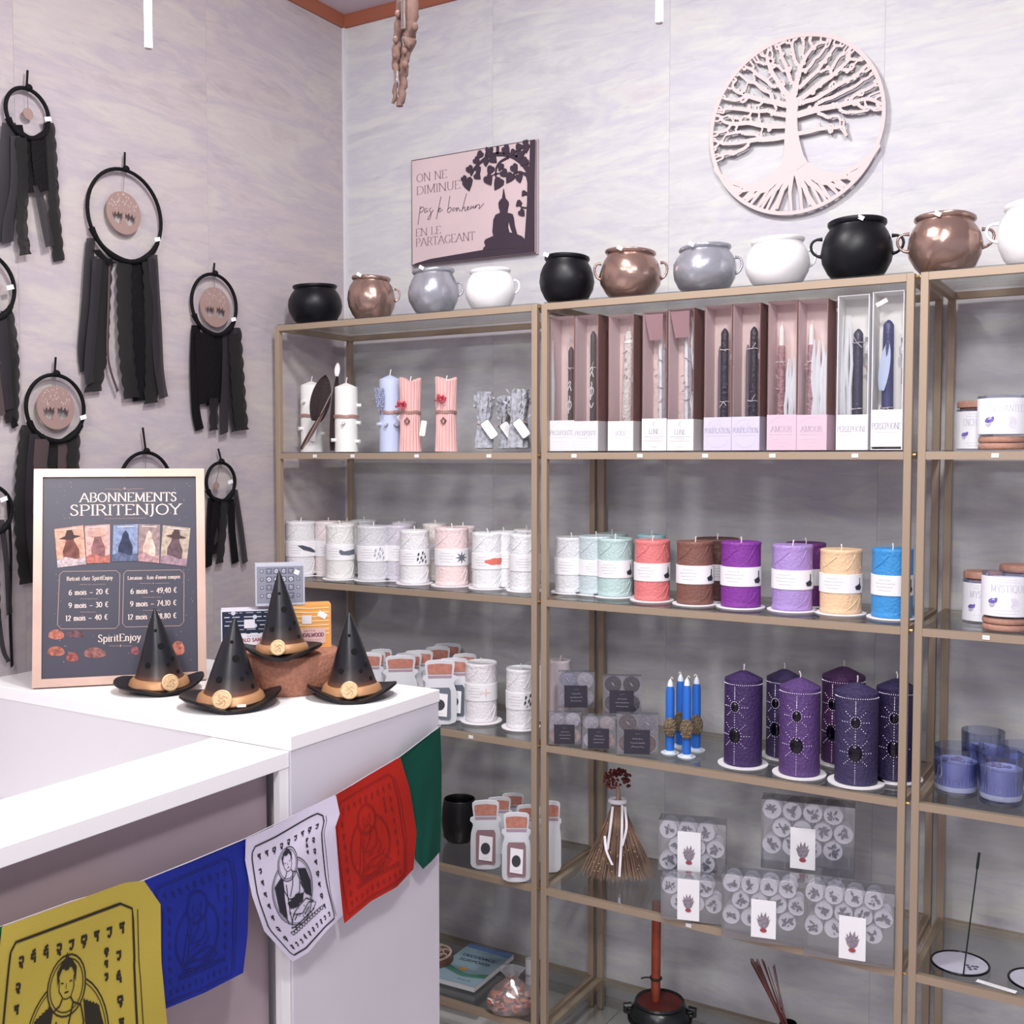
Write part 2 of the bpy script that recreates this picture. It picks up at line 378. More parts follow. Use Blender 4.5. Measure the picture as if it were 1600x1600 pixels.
# ================================================================== SHELVING UNITS
T = .0146; YF = -.3329; YB = -.025
def H(i): return 1.42+.334*(2-i)
frame_m = mat('a5927f', .42, .15, bump=0)
glass_m = clear('f9fbfa', .15, .02)
brass = mat('c9a56a', .3, .9)
sticker = mat('f2eff2', .6); ink = mat('3a3640', .7); inkl = mat('8d8a94', .7)
def shelf_unit(label, x0, x1, prices):
    t = thing('shelving_unit', label, 'shelf', (x0, YF, 0), 0, 'beige metal shelving units along the back wall')
    W = x1-x0; D = YB-YF
    for px in (0, W-T):
        for py in (0, D-T):
            p = MB().span((px, py, .006), (px+T, py+T, H(1))).build('post', frame_m, t, bev=.0012)
            MB().cyl((px+T/2, py+T/2, 0), T*.5, .007, 12).build('foot', mat('4a4038', .6), p)
    for i in range(1, 7):
        z = H(i)-.0001*i; inset = .0005
        MB().span((T, inset, z-T), (W-T, T, z)).build('front_rail', frame_m, t)
        MB().span((T, D-T, z-T), (W-T, D-inset, z)).build('back_rail', frame_m, t)
        for px in (inset, W-T): MB().span((px, T, z-T), (px+T-inset, D-T, z)).build('side_rail', frame_m, t)
        MB().span((T*.35, T*.35, z-.0005), (W-T*.35, D-T*.35, z+.0035)).build('glass_shelf', glass_m, t)
    for i in range(1, 6):
        MB().lathe([(.0018, -.004), (.003, -.002), (.003, .004), (.001, .0045)], 8, (W+.003, T/2, H(i)-.006), lambda p, a: Vector((p.z, p.x, p.y))).build('bolt', brass, t)
    for i, lst in prices.items():
        for px in lst:
            p = at(1, px, 708, YF); u = p.x-x0
            zz = H(i)-.0075
            q = MB().box((u, -.0004, zz), (.0125, .0008, .0078)).build('price_label', sticker, t)
            m = MB(); Pm = plane((u, -.0008, zz), (1, 0, 0), (0, 0, 1)); scribble(m, Pm, -.004, .004, -.0015, .003, .1, .0001, int(px)); m.build('print', inkl, q)
    return t
shelf_unit('narrow beige metal shelving unit in the corner, holding pink and white candles', .0331, .8249,
           {2: (492, 551, 651, 764), 4: (735,), 5: ()})
shelf_unit('middle beige metal shelving unit holding boxed candles and purple pillars', .8357, 1.6375,
           {2: (897, 1000, 1102, 1207, 1336), 5: (1082,)})
shelf_unit('rightmost beige metal shelving unit, cut off by the picture edge', 1.6413+.007, 2.45, {2: (1555,), 3: (1547,)})

# ================================================================== COUNTER
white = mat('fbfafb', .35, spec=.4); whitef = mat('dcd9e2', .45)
CX = .8477; CY1 = -1.1763; CY2 = -.7543; CZ = .9579; CT = .024
t = thing('counter_cabinet', 'tall white counter cabinet with the framed poster and witch hats on top', 'counter', (CX, CY1, 0))
L_ = lambda x, y, z: (x-CX, y-CY1, z)
MB().span(L_(.0005, CY1, CZ-CT), L_(CX, CY2, CZ)).build('worktop', white, t, bev=.001)
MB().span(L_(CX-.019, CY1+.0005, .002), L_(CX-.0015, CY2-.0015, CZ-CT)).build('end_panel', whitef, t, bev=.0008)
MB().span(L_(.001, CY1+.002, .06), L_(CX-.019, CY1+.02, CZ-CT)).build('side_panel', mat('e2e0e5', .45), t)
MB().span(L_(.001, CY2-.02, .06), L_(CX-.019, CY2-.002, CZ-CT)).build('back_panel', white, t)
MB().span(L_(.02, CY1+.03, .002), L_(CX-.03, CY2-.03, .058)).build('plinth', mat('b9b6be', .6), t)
# lower desk running along the left side of the picture, towards the camera
LX = .672; DY = -3.1; DZ = CZ-CT-.0005
t = thing('reception_desk', 'long white desk in front of the tall counter, with a raised narrow ledge', 'desk', (LX, CY1, 0))
L2 = lambda x, y, z: (x-LX, y-CY1, z)
MB().span(L2(LX, CY1-.0005, DZ-.026), L2(CX-.004, DY, DZ)).build('ledge', white, t, bev=.001)
MB().span(L2(CX-.018, CY1-.0008, .002), L2(CX-.0055, CY1-.022, DZ-.0262)).build('end_strip', white, t)
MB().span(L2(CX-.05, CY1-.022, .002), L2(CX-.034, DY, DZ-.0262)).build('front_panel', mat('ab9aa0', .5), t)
MB().span(L2(.002, CY1-.003, .70), L2(CX-.05, DY, .725)).build('desk_top', white, t)
MB().span(L2(LX+.006, CY1-.003, .725), L2(LX+.022, DY, DZ-.0262)).build('riser_panel', white, t)

# ================================================================== PLACING
def hdir(p):
    d = Vector(p)-CAM; d.z = 0; return d.normalized()
def onshelf(xl, xr, yb, yt, z):
    xm = (xl+xr)/2; p = at(2, xm, yb, z); r = (xr-xl)/2*depth(p)/FPX; c = p+hdir(p)*r
    return (c.x, c.y, z), r, at(1, xm, yt, p.y).z-z
def atdepth(xl, xr, ym, yt, z, yd):
    xm = (xl+xr)/2; p = at(1, xm, ym, yd); p.z = z; r = (xr-xl)/2*depth(p)/FPX
    return (p.x, yd, z), r, at(1, xm, yt, yd-r*.3).z-z
def face(p): # rotation so local -y looks at the camera
    d = hdir(p); return atan2(-d.x, d.y)
GZ = .0037   # thickness of the glass above the rail line
tagm = mat('f4f3f6', .6)

# ================================================================== CAULDRONS
def cauldron(label, xl, xr, yt, yb_mid, kind, handles, seed, tagpx=None, yd=-.25):
    (x, y, z), r, h = atdepth(xl, xr, (yt+yb_mid)/2, yt, H(1)+GZ, yd)
    m = {'black': mat('0c0d13', .42, 0, .3, .12, 45), 'copper': mat('a68a80', .24, .75, .5, .55, 26), 'silver': mat('a9abb4', .26, .55, .5, .35, 24), 'white': mat('efeef0', .35, 0, .4, .15, 30)}[kind]
    t = thing('cauldron', label, 'pot', (x, y, z), face((x, y, z)), 'small cauldron pots on top of the shelving units')
    rr = random.Random(seed); ph = rr.uniform(0, 6)
    def fn(p, a):
        k = 1+(.018 if kind in ('black', 'white') else .045)*noise.noise(Vector((p.x*30+seed, p.y*30, p.z*35)))+.012*sin(3*a+ph)
        return Vector((p.x*k, p.y*k, p.z+.003*sin(a+ph)*(p.z/h)))
    pr = [(.52, 0), (.60, .01), (.80, .14), (.95, .32), (1, .48), (.96, .64), (.87, .78), (.77, .87), (.755, .90), (.79, .915), (.825, .945), (.815, .985), (.77, 1), (.72, .985), (.70, .90), (.80, .72), (.88, .5), (.7, .15), (.3, .06)]
    MB().lathe([(a*r, b*h) for a, b in pr], 40, (0, 0, 0), fn).build('bowl', m, t, smooth=True)
    for s in handles:
        hr = r*.17; cx = s*(r*.94); pts = [(cx+s*hr*(1.9 if seed > 8 else 1.3)*sin(pi*i/8)**.8, -r*.10, h*.58+hr*(1.5*cos(pi*i/8)+.3*sin(pi*i/8))) for i in range(9)]
        MB().tube(pts, [r*.04*(1.5 if i in (0, 8) else 1) for i in range(9)], 8).build('handle', m, t, smooth=True)
    if tagpx is not None:
        MB().box((tagpx*r, -r*.80, h*.97), (.012, .0012, .008), Matrix.Rotation(.5, 3, 'Y')).build('price_tag', tagm, t)
for a in [
 ('leftmost black cauldron on the narrow unit, wide and low without visible handles', 450, 534, 443, 500, 'black', (), 1),
 ('small hammered copper cauldron on the narrow unit beside the wall corner', 543, 618, 430, 493, 'copper', (1,), 2, -.5),
 ('silver cauldron on the narrow unit, below the wall sign', 637, 717, 419, 489, 'silver', (1,), 3, -.45),
 ('white cauldron at the right end of the narrow unit', 726, 805, 419, 482, 'white', (1,), 4),
 ('black cauldron at the left end of the middle unit, right of the sign', 843, 929, 399, 474, 'black', (), 5, -.75),
 ('dented copper cauldron on the middle unit between a black and a silver one', 937, 1034, 389, 467, 'copper', (-1, 1), 6, -.35),
 ('silver cauldron on the middle unit with a seam down its front', 1051, 1150, 383, 458, 'silver', (1,), 7, -.4),
 ('white cauldron on the middle unit, left of the large black one', 1164, 1264, 371, 450, 'white', (1,), 8),
 ('large black cauldron under the tree of life with two loop handles', 1284, 1393, 343, 438, 'black', (-1, 1), 9, .1),
 ('large shiny copper cauldron straddling the gap between the middle and right units', 1421, 1532, 336, 425, 'copper', (-1, 1), 10, -.2),
 ('white cauldron at the right picture edge, only its left half in view', 1562, 1674, 315, 412, 'white', (-1, 1), 11)]: cauldron(*a)

# ================================================================== CANDLES
wick = mat('efe9e2', .8); paper = mat('f4f3f7', .6); coaster_m = mat('f1eef2', .5)
def wax(col, bump=.5, sc=70): return mat(col, .5, 0, .4, bump, sc, 0, .05)
def icon(t, r, z0, hh, kind, band):
    if not kind: return
    P = cylmap(r+.0010, z0)
    m = MB(); s = hh*.5; k, cx = kind[0], kind[1]*r; kx = {'leaf': 1.5, 'bird': 1.3, 'flower': 1.4}.get(kind[0], 1)
    def q(pts): return [(cx+a*s*kx, b*s*.9) for a, b in pts]
    m.fill = lambda pts, P_: m.hatch(pts, P_, .0012, .0004)
    if k == 'leaf':
        m.fill(q([(-1, .55), (-.6, .6), (.2, .2), (.8, -.35), (1, -.6), (.4, -.5), (-.5, -.1)]), P); col = '4d5262'
    elif k == 'bird': m.fill(q([(-1, .1), (-.9, .5), (-.5, .2), (.9, .45), (1, -.3), (0, -.4), (-.8, -.3)]), P); col = '6a6d7c'
    elif k == 'sprig' or k == 'sprigd':
        for a, b in ((-.5, .5), (.1, .7), (-.6, -.2), (.5, .1), (.1, -.4), (.6, -.6), (-.1, 0)): m.fill(q([(a-.08, b-.3), (a+.14, b-.05), (a+.1, b+.35), (a-.1, b+.1)]), P)
        m.ribbon(q([(-.4, -.8), (.5, .7)]), P, s*.1); col = '3b414e' if k == 'sprigd' else 'aeb0bb'
    elif k == 'lotus':
        for a in range(0, 360, 45): m.fill(q([(0, 0), (.35*cos(radians(a-18)), .35*sin(radians(a-18))), (.9*cos(radians(a)), .9*sin(radians(a))), (.35*cos(radians(a+18)), .35*sin(radians(a+18)))]), P)
        col = '555a6a'
    elif k == 'flower':
        for a, b, l in ((-.6, 0, .5), (-.1, .2, .5), (.5, .15, .55), (.3, -.25, .4), (-.3, -.25, .4)): m.fill(q(ell(a, b, l, l*.6, 10)), P)
        col = 'e2796c'
    elif k == 'star':
        for a in range(0, 360, 90): m.fill(q([(.1*cos(radians(a-45)), .1*sin(radians(a-45))), (.9*cos(radians(a)), .9*sin(radians(a))), (.1*cos(radians(a+45)), .1*sin(radians(a+45)))]), P)
        col = 'eebfae'
    elif k == 'witch': # round dark bottle with a neck
        m.fill(q([(-.35, -.7), (.25, -.75), (.5, -.45), (.3, -.1), (.25, .7), (.1, .7), (.1, 0), (-.5, -.3)]), P); col = '2d3040'
    m.build('printed_motif', mat(col, .7), band)
def pillar(label, g, col, band=(.36, .65), motif=None, disc=1.14, group=None, name='pillar_candle', wicks=1, bump=.6, peak=0, text_=True, wy=0, plain=False, seed=0):
    pos, r, h = g; pos = (pos[0], pos[1], pos[2]+GZ)
    t = thing(name, label, 'candle', pos, face(pos), group); b = 0
    if disc:
        MB().cyl((0, 0, 0), r*disc*1.06, .0022, 32).build('coaster', coaster_m, t); b = .0024
    rr = random.Random(seed+int(pos[0]*1000)); o = rr.uniform(0, 50)
    def fn(p, a):
        if abs(p.z-b) < 1e-4 or p.z > h-.002: return p
        k = 1+.012*noise.noise(Vector((p.x*55+o, p.y*55, p.z*45))); return Vector((p.x*k, p.y*k, p.z))
    n = 14; z1 = b+.012; z2 = h-.008
    pr = [(r*.94, b), (r*.985, b+.002), (r*.985, b+.007), (r*.96, b+.009)]+[(r*.97, z1+(z2-z1)*i/n) for i in range(n+1)]+[(r*.985, h-.006), (r*.985, h-.002), (r*.95, h)]
    if peak: pr = pr[:-3]+[(r*.97, h), (r*.60, h+peak*.45), (r*.25, h+peak*.85), (r*.05, h+peak)]
    else: pr += [(r*.90, h-.0015), (r*.3, h-.003), (.0005, h-.003)]
    wx = MB().lathe(pr, 36, (0, 0, 0), fn).build('wax_body', wax(col, bump, 160), t, smooth=True)
    hz = h+(peak or -.003)
    MB().tube([(0, wy, hz-.002), (.0008, wy, hz+.006), (rr.uniform(-.003, .003), wy, hz+.013)], [.0012, .0012, .0017], 6).build('wick', wick, t)
    if band and not plain:
        zt = h*(1-band[0]); zb = h*(1-band[1]); hh = zt-zb
        bd = MB().lathe([(r*.985+.0004, zb), (r*.99+.0009, zb+.0003), (r*.99+.0009, zt-.0003), (r*.985+.0004, zt)], 36).build('paper_band', paper, t, smooth=True)
        if text_:
            m = MB(); P = cylmap(r*.99+.0010, zb)
            left = motif and motif[1] > .1
            cx = -.38*r if left else -.1*r
            for i, wd in enumerate((.30, .5, .42, .3)):
                scribble(m, P, cx-wd*r, cx+wd*r, hh*(.74-.17*i), hh*.07, .12, .0002, seed+i)
            m.ribbon([(-r*1.1, hh*.95), (-.2*r, hh*.95)], P, .0004, .0002); m.ribbon([(-r*1.1, hh*.05), (r*1.1, hh*.05)], P, .0004, .0002)
            m.build('printed_lines', inkl, bd)
            icon(t, r*.99, (zt+zb)/2, hh, motif, bd)
    # raised leaf veins in the wax
    m = MB(); P = cylmap(r*.965, 0)
    for (u0, v0, u1, v1) in ((.1, .06, 1.0, .30), (.75, .06, 1.1, .27), (-1.0, .72, -.2, .9), (.2, .70, .7, .93), (.7, .93, 1.1, .72)):
        m.tube([P((u0+(u1-u0)*q/6)*r, (v0+(v1-v0)*(q/6)**1.4)*h, .0007) for q in range(7)], .0009, 5)
    if not peak and bump > .3: m.build('relief_vein', wax(col, bump, 160), t, smooth=True)
    return t, r, h, b
Z3, Z4, Z5, Z6 = H(3), H(4), H(5), H(6)
gw = 'white and pale pillar candles on the narrow unit'
for lb, x0, x1, yb, yt, col, mo in [
 ('white pillar candle with a dark feather on its band, leftmost of the pale row', 447, 494, 903, 818, 'e4e3e6', ('leaf', .55)),
 ('white pillar candle with a grey bird shape on its band, second of the pale row', 509, 555, 909, 823, 'e9e8e6', ('bird', .6)),
 ('pale grey pillar candle with a faint sprig on its band, third of the row', 558, 610, 911, 825, 'd6d6dc', ('sprig', .35)),
 ('white pillar candle with dark leaves on its band, left of the pale pink one', 624, 672, 916.5, 832, 'e9e9eb', ('sprigd', .5)),
 ('pale pink pillar candle with a dark lotus on its band', 679, 733, 920, 828, 'f2dcdc', ('lotus', .62)),
 ('white pillar candle with a coral flower on its band', 737, 787, 924, 836, 'eaebee', ('flower', .55)),
 ('white pillar candle with a text-only band, half behind the post of the narrow unit', 796, 845, 928, 838, 'ecedf0', None)]:
    pillar(lb, onshelf(x0, x1, yb, yt, Z3), col, (.36, .64), mo, 1.16, gw, seed=int(x0))
for lb, x0, x1, yt, col, yd in [
 ('pinkish white candle behind and between the first two pale front candles', 492, 534, 817, 'eadfe0', -.2),
 ('cream candle in the back row, behind the bird-band candle', 522, 562, 817, 'e8e3de', -.12),
 ('white candle in the back row behind the pale grey candle', 548, 590, 815, 'dfe0e6', -.07),
 ('lilac grey candle showing between the sprig-band and leaf-band candles', 602, 645, 823, 'd3cedb', -.2),
 ('white candle in the back row behind the leaf-band candle', 612, 652, 818, 'e2dfe6', -.1),
 ('cream candle in the back row, left behind the pale pink one', 660, 700, 821, 'e9e2dd', -.13),
 ('pale pink candle in the back row, right behind the lotus-band candle', 703, 743, 825, 'efdfdf', -.16),
 ('white candle behind, between the coral-flower candle and the post', 765, 808, 833, 'e8e7ec', -.2),
 ('white candle in the back row beside the right post of the narrow unit', 802, 843, 830, 'ecebf0', -.14)]:
    pillar(lb, atdepth(x0, x1, 860, yt, Z3, yd), col, (.36, .64), None, 1.12, gw, seed=int(x0))
gc = 'coloured pillar candles with white bands on the middle unit'
for lb, x0, x1, yb, yt, col in [
 ('white embossed pillar candle, leftmost of the coloured row', 866, 919, 931, 843, 'dcdde2'),
 ('mint green pillar candle in the front row of the coloured row', 932.5, 989, 937.5, 845, 'b9d3d2'),
 ('coral pink pillar candle with a white band', 990, 1047.5, 944, 848, 'df7f80'),
 ('brown pillar candle in the front row between coral and purple', 1056, 1115, 950, 850, '80584f'),
 ('vivid purple pillar candle with a white band', 1125, 1189, 955, 851, '853a9c'),
 ('light lavender pillar candle right of the vivid purple one', 1205, 1269.5, 960, 856, 'ac90cf'),
 ('cream and peach pillar candle beside the blue one', 1280, 1346, 965, 863, 'ecc8a2'),
 ('bright blue pillar candle cut by the right post of the middle unit', 1361, 1425, 972, 862, '3f93d6')]:
    pillar(lb, onshelf(x0, x1, yb, yt, Z3), col, (.37, .66), ('witch', .93), 1.14, gc, seed=int(x0))
for lb, x0, x1, yt, col, yd in [
 ('pale mint candle in the back row, between the white and mint ones', 903, 958, 840, 'c5d3d8', -.2),
 ('mint candle in the back row behind the front mint one', 930, 982, 836, 'bcd0d2', -.09),
 ('aqua candle in the back row behind the coral one', 995, 1040, 838, 'a3cdd2', -.12),
 ('dark brown candle in the back row between the brown and purple ones', 1086, 1155, 844, '60413c', -.15),
 ('dark plum candle in the back row behind the lavender one', 1228, 1290, 851, '6d3678', -.14)]:
    pillar(lb, atdepth(x0, x1, 870, yt, Z3, yd), col, (.4, .66), None, 1.1, gc, seed=int(x0))
gt = 'white banded candles low on the narrow unit'
pillar('white candle with an orange star on its band, right of the jar-shaped pouches', onshelf(726, 777.5, 1134, 1041, Z4), 'ebe8ec', (.34, .62), ('star', .3), 1.22, gt)
pillar('white candle with a dark sprig on its band, against the right post, lower shelf', onshelf(790, 838, 1144, 1050, Z4), 'ecebef', (.38, .66), ('sprigd', .6), 1.22, gt)
pillar('white candle behind the sprig-banded one on the lower shelf, top only', atdepth(820, 862, 1060, 1040, Z4, -.12), 'e6e5ea', None, None, 1.1, gt, plain=True)
pillar('tall slim pinkish white candle behind the tealight boxes', atdepth(858, 892, 1080, 1034, Z4, -.2), 'cdc2c9', None, None, 0, None, plain=True, bump=.1)

# six purple pillars with oval gems and rows of dots
gem = mat('0c0618', .12, 0, .5); dotm = mat('e8def5', .2, .4)
def gempillar(label, g, col, peak, dotside):
    t, r, h, b = pillar(label, g, col, None, None, 1.22, 'purple pillar candles with oval stones', bump=.9, peak=peak, plain=True)
    P = cylmap(r*.975, 0); rr = random.Random(int(r*1e5)); u0 = dotside*r
    for vz, s in ((.70, .25), (.37, .37)):
        c = P(u0, h*vz, .001); a = -pi/2+u0/r; R = Matrix.Rotation(a+pi/2, 3, 'Z')
        m = MB(); n0 = len(m.v); m.ball((0, 0, 0), 1, 16, 8); m.v = [tuple(c+R @ Vector((v[0]*r*s*.82, v[1]*.005, v[2]*r*s))) for v in m.v]
        m.build('gem', gem, t, smooth=True)
        d = MB(); k = 0
        for q in range(16):
            an = 2*pi*q/16; rad = r*s*1.12
            for j in range(1 if q % 2 else 4):
                uu = u0+(rad*.85+j*.0055)*cos(an); vv = h*vz+(rad+j*.0055)*sin(an); d.ball(P(uu, vv, .0006), .0011, 6, 4)
        d.build('dot_rays', dotm, t, kind='stuff')
    d = MB()
    for q in range(26): d.ball(P(-1.3*r+2.6*r*q/25, h*.955, .0006), .0011, 6, 4)
    for q in range(9): d.ball(P(u0, h*(.80+.016*q), .0006), .001, 6, 4)
    for q in range(8): d.ball(P(u0, h*(.04+.02*q), .0006), .001, 6, 4)
    d.build('dot_border', dotm, t, kind='stuff')
gempillar('dark purple gem pillar, leftmost of the six', onshelf(1130, 1191, 1204, 1068, Z4), '402c5c', .017, -.45)
gempillar('plum gem pillar, second in the front row of the six', onshelf(1216, 1281, 1220, 1081, Z4), '5a4078', .018, -.15)
gempillar('blue-violet gem pillar, third in the front row of the six', onshelf(1303, 1371, 1234, 1089, Z4), '3b3458', .018, -.05)
gempillar('slate purple gem pillar behind, between the first two front ones', atdepth(1197, 1253, 1120, 1062, Z4, -.15), '40335c', .018, -.5)
gempillar('magenta purple gem pillar behind, between the second and third front ones', atdepth(1284, 1351, 1120, 1060, Z4, -.13), '4c2c58', .02, -.5)
gempillar('indigo gem pillar half behind the right post', atdepth(1369, 1432, 1140, 1078, Z4, -.2), '2d254a', .018, -.1)

# ================================================================== TOP OF THE CORNER UNIT: SCULPTED CANDLES AND BUNDLES
Z2 = H(2)+GZ
def loctag(t, name, c, wd, ht, ang, m=None, yaw=0, lines=True, dark=False):
    R = Matrix.Rotation(yaw, 3, 'Z') @ Matrix.Rotation(ang, 3, 'Y')
    pts = []
    rr = min(wd, ht)*.22
    for qx, qy, a0 in ((wd/2-rr, ht/2-rr, 0), (-wd/2+rr, ht/2-rr, 90), (-wd/2+rr, -ht/2+rr, 180), (wd/2-rr, -ht/2+rr, 270)):
        for k in range(4): a = radians(a0+30*k); pts.append((qx+rr*cos(a), qy+rr*sin(a)))
    P = lambda u, v, o=0: Vector(c)+R @ Vector((u, -o, v))
    o = MB().prism(pts, P, 0, .0012).build(name, m or tagm, t)
    if lines:
        q = MB()
        for i in range(4): scribble(q, P, -wd*.32, wd*.32, ht*(.22-.14*i), ht*.035, .1, .0014, i)
        q.build('print', inkl, o)
    if dark: MB().ribbon(pts+[pts[0]], P, .0012, .0013).build('border', mat('3c3a44', .6), o)
    return o
def place2(xl, xr, yt, yd): return atdepth(xl, xr, 650, yt, Z2, yd)
twine = mat('b8968c', .8); satin = mat('b58f88', .35)
def wrapped(label, g, col, tip, extras, ribbed=False, peak=.012):
    pos, r, h = g; t = thing('pillar_candle', label, 'candle', pos, face(pos), 'decorated candles on the top shelf of the narrow unit')
    def fn(p, a):
        if ribbed:
            k = 1+.05*sin(a*22+p.z*20*sin(a))+.03*noise.noise(Vector((a*2, p.z*20, 3))); f = 1+.10*(abs(p.z/h-.5)*2)**2
            return Vector((p.x*k*f, p.y*k*f, p.z+(.006*sin(a*2+1)+.005*noise.noise(Vector((p.x*80, p.y*80, 1))) if p.z > h*.97 else 0)))
        k = 1+.02*noise.noise(Vector((a*1.5, p.z*18, 7))); return Vector((p.x*k, p.y*k, p.z))
    n = 16; pr = [(r*.9, 0)]+[(r*.9, h*i/n) for i in range(n+1)]
    pr += ([(r*.7, h*.995), (r*.3, h*.975), (.0005, h*.97)] if ribbed else [(r*.85, h+.001), (r*.5, h+peak*.5), (r*.15, h+peak*.9), (.0005, h+peak)])
    MB().lathe(pr, 66 if ribbed else 32, (0, 0, 0), fn).build('wax_body', wax(col, .15, 60), t, smooth=True)
    zt = h*.97 if ribbed else h+peak
    MB().tube([(0, 0, zt-.003), (.001, 0, zt+.007), (.003, 0, zt+.014)], .0012, 6).build('wick', wick, t)
    m = MB()
    for dz in (0, .003, .0055): m.tube([(cos(a*pi/16)*r*.97, sin(a*pi/16)*r*.97, h*.53+dz+.001*sin(a)) for a in range(32)], .0015 if not ribbed else .0012, 6, True)
    m.build('ribbon' if not ribbed else 'twine', satin if not ribbed else twine, t, smooth=True)
    for e in extras:
        if e[0] == 'stub':
            for (u, v) in e[1]:
                P = cylmap(r*.88); c = P(u*r, v*h); n_ = (P(u*r, v*h, .01)-c).normalized(); q = n_.cross(Vector((0, 0, 1)))
                s_ = MB().tube([c, c+n_*.007, c+n_*.0115], [.0052, .0046, .0048], 10).build('knot', wax(col, .1, 60), t, smooth=True)
                MB().tube([c+n_*.0117, c+n_*.0125], [.0022, .0016], 8).build('knot_ring', mat('c9b6ac', .7), s_)
        if e[0] == 'tag': loctag(t, 'tag', (e[1]*r, -r*1.25, e[2]*h), e[3], e[4], e[5])
        if e[0] == 'flower':
            m = MB(); q = random.Random(3)
            for i in range(26):
                m.ball((e[1]*r+q.uniform(-.012, .012), -r*1.0+q.uniform(-.006, .006), e[2]*h+q.uniform(-.009, .010)), q.uniform(.0025, .0048), 7, 5, (1, 1, .7))
            m.build('dried_flower', mat('c9525f', .8, var=.3, bscale=90), t, smooth=True)
        if e[0] == 'charm':
            c = Vector((e[1]*r, -r*1.02, e[2]*h)); P = lambda u, v, o=0: c+Vector((u, -o, v)); m = MB()
            for f_ in (.0095, .006): m.tube([c+Vector((f_*.75*cos(k*pi/2), 0, f_*sin(k*pi/2))) for k in range(4)], .0009, 5, True)
            for k in range(8): m.ball(c+Vector((.005*cos(k*pi/4), 0, .0065*sin(k*pi/4))), .0012, 5, 4)
            m.build('charm', mat('6b4f50', .35, .8), t)
        if e[0] == 'sprig':
            m = MB(); q = random.Random(5)
            for k in range(5):
                x0 = e[1]*r+q.uniform(-.006, .006); a = q.uniform(-.3, .2)
                m.tube([(x0, -r*1.02, h*.5), (x0+a*.04, -r*1.05, h*.86)], .0008, 5)
                for j in range(9): m.ball((x0+a*.04*(.3+.08*j)+q.uniform(-.002, .002), -r*1.06, h*(.62+.03*j)), .0028, 6, 4, (1, 1, 1.3))
            m.build('lavender_sprig', mat('8f97b3', .8), t)
    return t, r, h
wrapped('white candle with birch knots, leftmost on its shelf, a brown feather leaning on it', place2(468, 506, 602, -.22), 'efeeec', 0,
        [('stub', ((-.6, .75), (-.9, .35), (1.0, .28))), ('tag', .05, .28, .019, .042, .2)])
wrapped('white candle with birch knots and pink ribbon, left of the lilac-blue one', place2(521, 561, 605, -.27), 'efefec', 0,
        [('stub', ((1.1, .72), (-.2, .45), (-1.1, .18), (.9, .16), (1.0, .45)))])
wrapped('pale blue and lilac candle with a lavender sprig and a tilted white tag', place2(591, 628, 593, -.26), 'c3cdea', 0,
        [('sprig', -.75), ('tag', 1.2, .42, .019, .042, -.75), ('stub', ((-.9, .38), (-.3, .38), (.4, .38)))])
pk = 'e3b4b1'
wrapped('pink ribbed candle with a red dried flower, the left one of two', place2(624, 658, 593, -.27), pk, 0,
        [('flower', -.85, .64), ('charm', -.3, .42), ('tag', 1.15, .32, .014, .038, .15)], True)
wrapped('pink ribbed candle with a red dried flower and charm, the right one of two', place2(680, 714, 592, -.27), pk, 0,
        [('flower', -.5, .72), ('charm', -.25, .42)], True)
def feather(mb, p0, p1, wd, nseg=14, side=None, curl=.1):
    p0 = Vector(p0); p1 = Vector(p1); ax = p1-p0; L_ = ax.length; ax.normalize(); side = (side or Vector((1, 0, 0))); side = (side-ax*side.dot(ax)).normalized(); nn = ax.cross(side)
    vs = []; fs = []
    for i in range(nseg+1):
        f = i/nseg; ww = wd*sin(pi*min(1, .08+f*.94))**.55*(1 if f < .97 else .4); c = p0+ax*L_*f+nn*curl*L_*f*f
        vs += [c-side*ww/2-nn*.003, c+nn*.001, c+side*ww/2-nn*.003]
    for i in range(nseg): a = i*3; fs += [(a, a+1, a+4, a+3), (a+1, a+2, a+5, a+4)]
    mb.add(vs, fs); return mb
# dark feathers with a white tip tied to the first candles
pf = at(1, 505, 700, -.29); pf.z = Z2
t = thing('feather_bundle', 'dark brown feathers, one with a white tip, standing between the two knotted white candles', 'feather', pf, face(pf))
Lf = lambda px, py, d=0: (Matrix.Rotation(-face(pf), 3, 'Z') @ (at(1, px, py, -.29)-pf))+Vector((0, -d, 0))
brownf = mat('2e2022', .6, bump=.3, bscale=200)
feather(MB(), Lf(494, 658), Lf(509, 586, .003), .052, curl=.05).build('feather', brownf, t, label='broad dark brown feather')
feather(MB(), Lf(519, 704), Lf(527, 584, .004), .022, curl=.02).build('feather', brownf, t)
feather(MB(), Lf(526, 588, .004), Lf(528, 566, .005), .0135, curl=.02).build('feather_tip', mat('ece6e8', .6), t, label='white feather tip')
feather(MB(), Lf(470, 702, .002), Lf(508, 640, .002), .014, curl=.02).build('feather', mat('6e5353', .7), t)
MB().tube([Lf(474, 700), Lf(500, 650, .003), Lf(520, 610, .003)], .0012, 6).build('quill', mat('b9a39a', .6), t)
pf = at(1, 640, 650, -.2); t2 = thing('brown_feather', 'dark brown feather behind the lilac-blue and pink candles', 'feather', (pf.x, pf.y, Z2+.0015), face(pf))
feather(MB(), (-.006, 0, 0), (-.012, 0, .115), .034, curl=.06).build('vane', brownf, t2); MB().tube([(-.006, 0, 0), (-.01, .002, .08)], .0012, 6).build('quill', mat('b9a39a', .6), t2)
sage = mat('a8aab3', .9, bump=1, bscale=90, var=.25)
